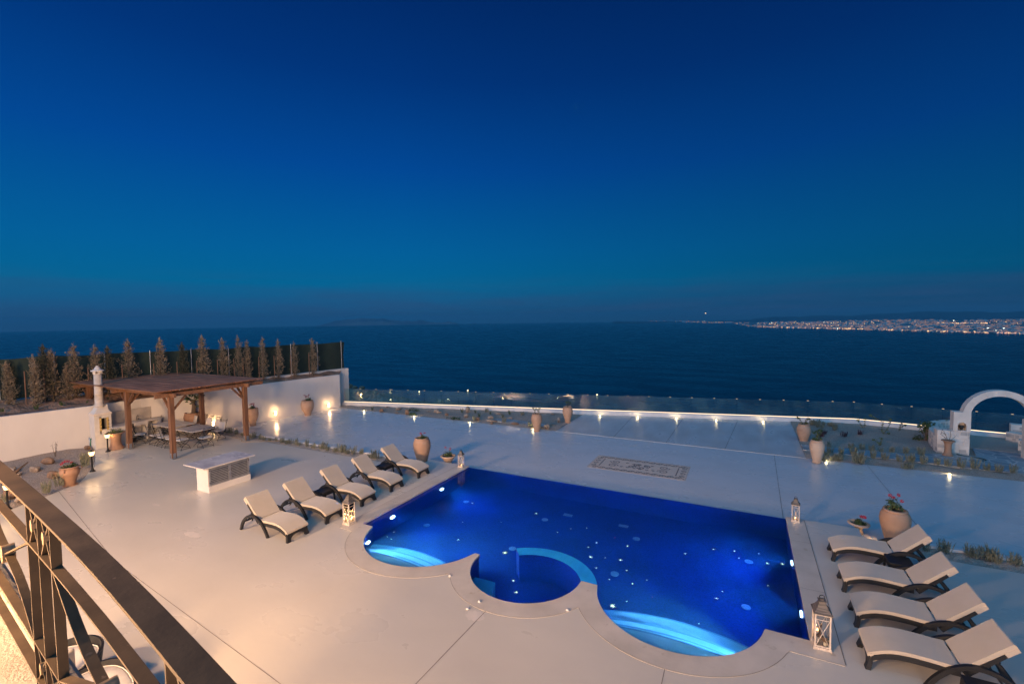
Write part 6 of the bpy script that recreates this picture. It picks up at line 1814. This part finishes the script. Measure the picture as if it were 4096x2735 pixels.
# arch ring of voussoirs
ri, ro = .98, 1.24; acx = px1 + ri - .02; acz = 1.42
vo = MB(); nv_ = 17
for i in range(nv_):
    a0, a1 = PI - PI * i / nv_ + -.0, PI - PI * (i + 1) / nv_
    pts = []
    for a in (a0 - .0015, (a0 + a1) / 2, a1 + .0015): pts.append((acx + ro * math.cos(a), acz + ro * math.sin(a)))
    for a in (a1 + .0015, (a0 + a1) / 2, a0 - .0015): pts.append((acx + ri * math.cos(a), acz + ri * math.sin(a)))
    vo.extr(pts[::-1], ay + .02, ay + .40)
vo.build('arch_ring', 'arch_stone', ar)
MB().box((acx + (ro + ri) / 2, ay + .2, .55), (.6, .44, 1.75)).build('right_pier', 'arch_stone', ar)
t = thing('painted_jar', 'small dark painted jar standing in the niche of the arch', 'jar', (nc, ay + .10, nz0))
MB().lathe(smooth_prof([(.04, 0), (.05, .02), (.03, .04), (.08, .10), (.10, .17), (.085, .20), (.10, .22)], 4), 20).build('body', 'ceramic', t)
for s in (-1, 1): MB().tube([(s * .09, 0, .14), (s * .135, 0, .18), (s * .12, 0, .24), (s * .09, 0, .22)], .01, 5).build('handle', 'ceramic', t)
def stone_wall(label, pts, th, h, seed):
    t = thing('stone_wall', label, 'wall', (0, 0, 0), 0, 'low rubble stone walls at the arch')
    q = random.Random(seed); P = [Vector(p) for p in pts]
    for a, b in zip(P[:-1], P[1:]):
        pass
    k = len(P); offp = []
    for i, p in enumerate(P):
        d = (P[min(i + 1, k - 1)] - P[max(i - 1, 0)]).normalized(); offp.append(p + Vector((-d.y, d.x)) * th)
    mb = MB().prism([tuple(p) for p in P] + [tuple(p) for p in reversed(offp)], GZ, LOW + h)
    mb.build('wall_body', 'arch_stone', t)
    st_ = MB()
    for (PP, sg) in ((P, -1), (offp, 1)):
        for i in range(k - 1):
            a, b = PP[i], PP[i + 1]; d = (b - a); L_ = d.length; d.normalize(); n_ = Vector((-d.y, d.x)) * sg
            z = LOW
            while z < LOW + h - .08:
                hh = q.uniform(.11, .19); x = q.uniform(0, .05)
                while x < L_ - .05:
                    w_ = min(q.uniform(.14, .36), L_ - x)
                    if q.random() < .6 and z + hh < LOW + h:
                        c = a + d * (x + w_ / 2)
                        mbc = (c.x + n_.x * .004, c.y + n_.y * .004, z + hh / 2)
                        st_.box(mbc, (w_ - .03, .02, hh - .03), rz=math.atan2(d.y, d.x))
                    x += w_
                z += hh
    st_.build('stones', 'arch_grey', t, bevel=.008)
stone_wall('curved low stone wall left of the arch', smooth_prof([(17.92, 11.85), (18.0, 12.8), (18.2, 13.7), (18.42, 14.6), (18.75, 15.25), (19.3, 15.75), (19.9, 15.9)], 3)[::-1], .36, .74, 5)
stone_wall('low curved stone wall at the back right of the court, seen through the arch', [(21.45, 15.0), (22.0, 14.35), (22.5, 13.9), (23.5, 13.4)], .40, .50, 7)
stone_wall('taller stone wall behind the low curved wall on the right', [(21.75, 15.35), (22.8, 15.1), (25, 14.5)], .40, .82, 9)
stone_wall('near stone wall at the right picture edge beside the court', [(21.1, 12.95), (22.0, 12.55), (24.0, 11.8)], .40, .55, 11)
b = MB().tube(smooth_prof([(18.45, 11.1, LOW + .08), (18.7, 10.9, LOW + .06), (19.0, 10.75, LOW + .09), (19.2, 10.5, LOW + .09), (18.9, 10.3, LOW + .05), (18.3, 10.35, LOW + .05)], 5), .022, 6)
tag(b.build('hose', pmat('dark_green_hose', (.02, .05, .045), None, 3, .5)), 'dark hose curled at the foot of the stone arch', 'hose')

# ------------------------------------------------------------------ balcony with iron railing, in the foreground
RX = [-6, -3.375, -2.7, -2.175, -1.65, -1.01, -.3, .5]; RY = [1.17, .847, .765, .70, .63, .525, .40, .24]
def ry(x):
    x = max(RX[0], min(RX[-1], x))
    for a, b, c, d in zip(RX[:-1], RX[1:], RY[:-1], RY[1:]):
        if a <= x <= b:
            t = (x - a) / (b - a); return c + (d - c) * t
RXs = [(-6 + i * .1) for i in range(63)]
# smooth the plan curve
_c = [ry(x) for x in RXs]
for _ in range(30): _c = [_c[0]] + [(_c[i - 1] + _c[i] * 2 + _c[i + 1]) / 4 for i in range(1, len(_c) - 1)] + [_c[-1]]
def rp(x, z, off=0.0):
    i = min(max((x + 6) / .1, 0), len(RXs) - 1.001); k = int(i); y = _c[k] + (_c[k + 1] - _c[k]) * (i - k)
    s = (_c[k + 1] - _c[k]) / .1; n_ = Vector((-s, 1)).normalized()
    return Vector((CAM.x + x + n_.x * off, CAM.y + y + n_.y * off, z))
rl = thing('balcony_railing', 'curved bronze iron railing with crossed bars and medallions, close in front at the left', 'railing', (0, 0, 0))
def rail_bar(name, z, h, w, mat, x0=-6, x1=.2):
    mb = MB(); xs_ = [x0 + (x1 - x0) * i / 50 for i in range(51)]
    for (o1, z1, o2, z2) in ((-w / 2, z + h / 2, w / 2, z + h / 2), (w / 2, z + h / 2, w / 2, z - h / 2), (w / 2, z - h / 2, -w / 2, z - h / 2), (-w / 2, z - h / 2, -w / 2, z + h / 2)):
        mb.strip([rp(x, z1, o1) for x in xs_], [rp(x, z2, o2) for x in xs_])
    return mb.build(name, mat, rl, bevel=.0015)
rail_bar('handrail', 5.25, .011, .064, 'railing')
for z in (5.05, 4.605, 4.43): rail_bar('rail', z, .008, .034, 'railing')
pill = [(-2.59 - 1.59 * k) for k in (-1, 0, 1, 2)]
pill = [-1.0, -2.59, -4.18, -5.77]
for c in pill:
    for s in (-.2, 0, .205):
        x = c + s
        if x > .1: continue
        a, b = rp(x, 4.36), rp(x, 5.25)
        dirx = (rp(x + .05, 5) - rp(x - .05, 5)).normalized(); nn = Vector((-dirx.y, dirx.x, 0))
        MB().bar(a, b, .008, .032, up=nn).build('baluster', 'railing', rl)
    for s in (-.1, .102):
        for z0, z1 in ((5.05, 5.25), (4.43, 4.605)):
            mb = MB()
            mb.bar(rp(c + s - .09, z0), rp(c + s + .09, z1), .006, .022, up=Vector((0, 1, 0))); mb.bar(rp(c + s - .09, z1), rp(c + s + .09, z0), .006, .022, up=Vector((0, 1, 0)))
            mb.build('small_cross', 'railing', rl)
            m_ = rp(c + s, (z0 + z1) / 2); dx_ = (rp(c + s + .05, 5) - rp(c + s - .05, 5)).normalized()
            me_ = MB(); ring = []
            for k in range(14):
                a = 2 * PI * k / 14; ring.append(m_ + dx_ * .017 * math.cos(a) + Vector((0, 0, .026 * math.sin(a))))
            nn = Vector((-dx_.y, dx_.x, 0)) * .018
            me_.add([p - nn for p in ring] + [p + nn for p in ring], [tuple(range(13, -1, -1)), tuple(range(14, 28))] + [(i, (i + 1) % 14, 14 + (i + 1) % 14, 14 + i) for i in range(14)])
            me_.build('medallion', 'bronze_pale', rl)
for k in range(len(pill)):
    a = pill[k] - .2; b = a - 1.18
    mid = (a + b) / 2
    for z0, z1 in ((5.05, 4.605), (4.605, 5.05)):
        mb = MB(); prev = None
        for i in range(19):
            u = i / 18; x = a + (b - a) * u
            s = u
            bow = 0 if z0 > z1 else -.045 * math.sin(2 * PI * u)
            p = rp(x, z0 + (z1 - z0) * s - bow)
            if prev is not None: mb.bar(prev, p, .008, .032, up=Vector((0, 1, 0)))
            prev = p
        mb.build('diagonal_bar', 'railing', rl)
    m_ = rp(mid, 4.828); dx_ = (rp(mid + .05, 5) - rp(mid - .05, 5)).normalized(); nn = Vector((-dx_.y, dx_.x, 0)) * .024
    me_ = MB(); ring = [m_ + dx_ * .03 * math.cos(2 * PI * k_ / 18) + Vector((0, 0, .045 * math.sin(2 * PI * k_ / 18))) for k_ in range(18)]
    me_.add([p - nn for p in ring] + [p + nn for p in ring], [tuple(range(17, -1, -1)), tuple(range(18, 36))] + [(i, (i + 1) % 18, 18 + (i + 1) % 18, 18 + i) for i in range(18)])
    me_.build('medallion', 'bronze_pale', rl)
bl = thing('balcony', 'cream plastered balcony floor with a rounded edge at the lower left', 'balcony', (0, 0, 0))
mb = MB(); prof = [(-.9, 4.30), (.02, 4.30), (.055, 4.335), (.09, 4.345), (.125, 4.33), (.15, 4.29), (.155, 4.24), (.14, 4.18), (.10, 4.15), (.09, 3.9), (-.9, 3.9)]
xs_ = [-6 + 6.2 * i / 50 for i in range(51)]
for (o1, z1), (o2, z2) in zip(prof[:-1], prof[1:]):
    mb.strip([rp(x, z1, o1) for x in xs_], [rp(x, z2, o2) for x in xs_], smooth=True)
mb.build('slab', 'warm_plaster', bl)

# ------------------------------------------------------------------ rattan seats under the balcony
def cushion_shape(name, parent, c, rx, ry_, h, z, mat, rz=0, pw=2.6):
    mb = MB(); n = 40
    def ring(k, zz): return [(c[0] + math.cos(rz) * a - math.sin(rz) * b, c[1] + math.sin(rz) * a + math.cos(rz) * b, zz) for a, b in
                             [(rx * k * math.copysign(abs(math.cos(2 * PI * j / n)) ** (2 / pw), math.cos(2 * PI * j / n)), ry_ * k * math.copysign(abs(math.sin(2 * PI * j / n)) ** (2 / pw), math.sin(2 * PI * j / n))) for j in range(n)]]
    lv = [(.93, z), (.99, z + h * .2), (1.0, z + h * .5), (.985, z + h * .85), (.93, z + h), (.5, z + h * 1.08), (.02, z + h * 1.1)]
    vs = [p for k, zz in lv for p in ring(k, zz)]
    mb.add(vs, [(i * n + j, i * n + (j + 1) % n, (i + 1) * n + (j + 1) % n, (i + 1) * n + j) for i in range(len(lv) - 1) for j in range(n)], 0, True)
    mb.add(vs[:n], [tuple(range(n - 1, -1, -1))])
    o = mb.build(name, mat, parent)
    e = ring(1.0, z + h * .92)
    MB().tube([Vector(p) for p in e + [e[0]]], .008, 5, caps=False).build('piping', 'cushion_white', o)
    return o
def rattan_seat(label, cx_, cy_, rx, ry_, rz):
    t = thing('rattan_armchair', label, 'armchair', (cx_, cy_, 0), rz, 'rattan armchairs below the balcony')
    mb = MB(); n = 40; A, B, C, D = [], [], [], []
    for i in range(n + 1):
        a = -.35 + (PI + .7) * i / n
        x, y = (rx + .10) * math.cos(a), (ry_ + .10) * math.sin(a)
        hh = .50 + .06 * max(0, math.sin(a))
        A.append((x * .86, y * .86, .05)); B.append((x, y, hh)); C.append((x * .93, y * .93, hh + .005)); D.append((x * .86, y * .86, .30))
    mb.strip(A, B, smooth=True).strip(B, C, smooth=True).strip(C, D, smooth=True)
    mb.build('shell', 'rattan', t)
    MB().lathe([(min(rx, ry_) * .95, .04), (min(rx, ry_), .34), (0, .35)], 36).build('seat_base', 'rattan', t)
    cushion_shape('seat_cushion', t, (0, -.02), rx, ry_, .11, .36, 'cushion_white')
    return t
t = rattan_seat('wide rattan seat with a rounded pale cushion at the bottom left', 1.35, -12.62, .62, .46, -.15)
t2 = rattan_seat('rattan armchair below the balcony, mostly hidden by the railing bars', .10, -12.55, .42, .42, .6)
mb = MB().box((.35, -.55, .62), (.09, .62, .46), R=Matrix.Rotation(.0, 3, 'Y'))
o = mb.build('back_cushion', 'cushion', t2, bevel=.03)
o = MB().box((0, 0, 0), (.10, .4, .5)).build('x', 'cushion'); bpy.data.objects.remove(o)

# ------------------------------------------------------------------ air
hz, nt, out = newmat('sea_haze')
v = N(nt, 'ShaderNodeVolumePrincipled', Density=HAZE)
v.inputs['Color'].default_value = (.26, .62, .74, 1)
v.inputs['Anisotropy'].default_value = 0
nt.links.new(v.outputs[0], out.inputs['Volume'])
o = MB().box((CAM.x, CAM.y, 50), (64000, 64000, 2 * 300 + 2)).build('haze', hz)
o.location.z = 0
tag(o, 'thin blue evening haze over the sea', 'haze', None, 'stuff')
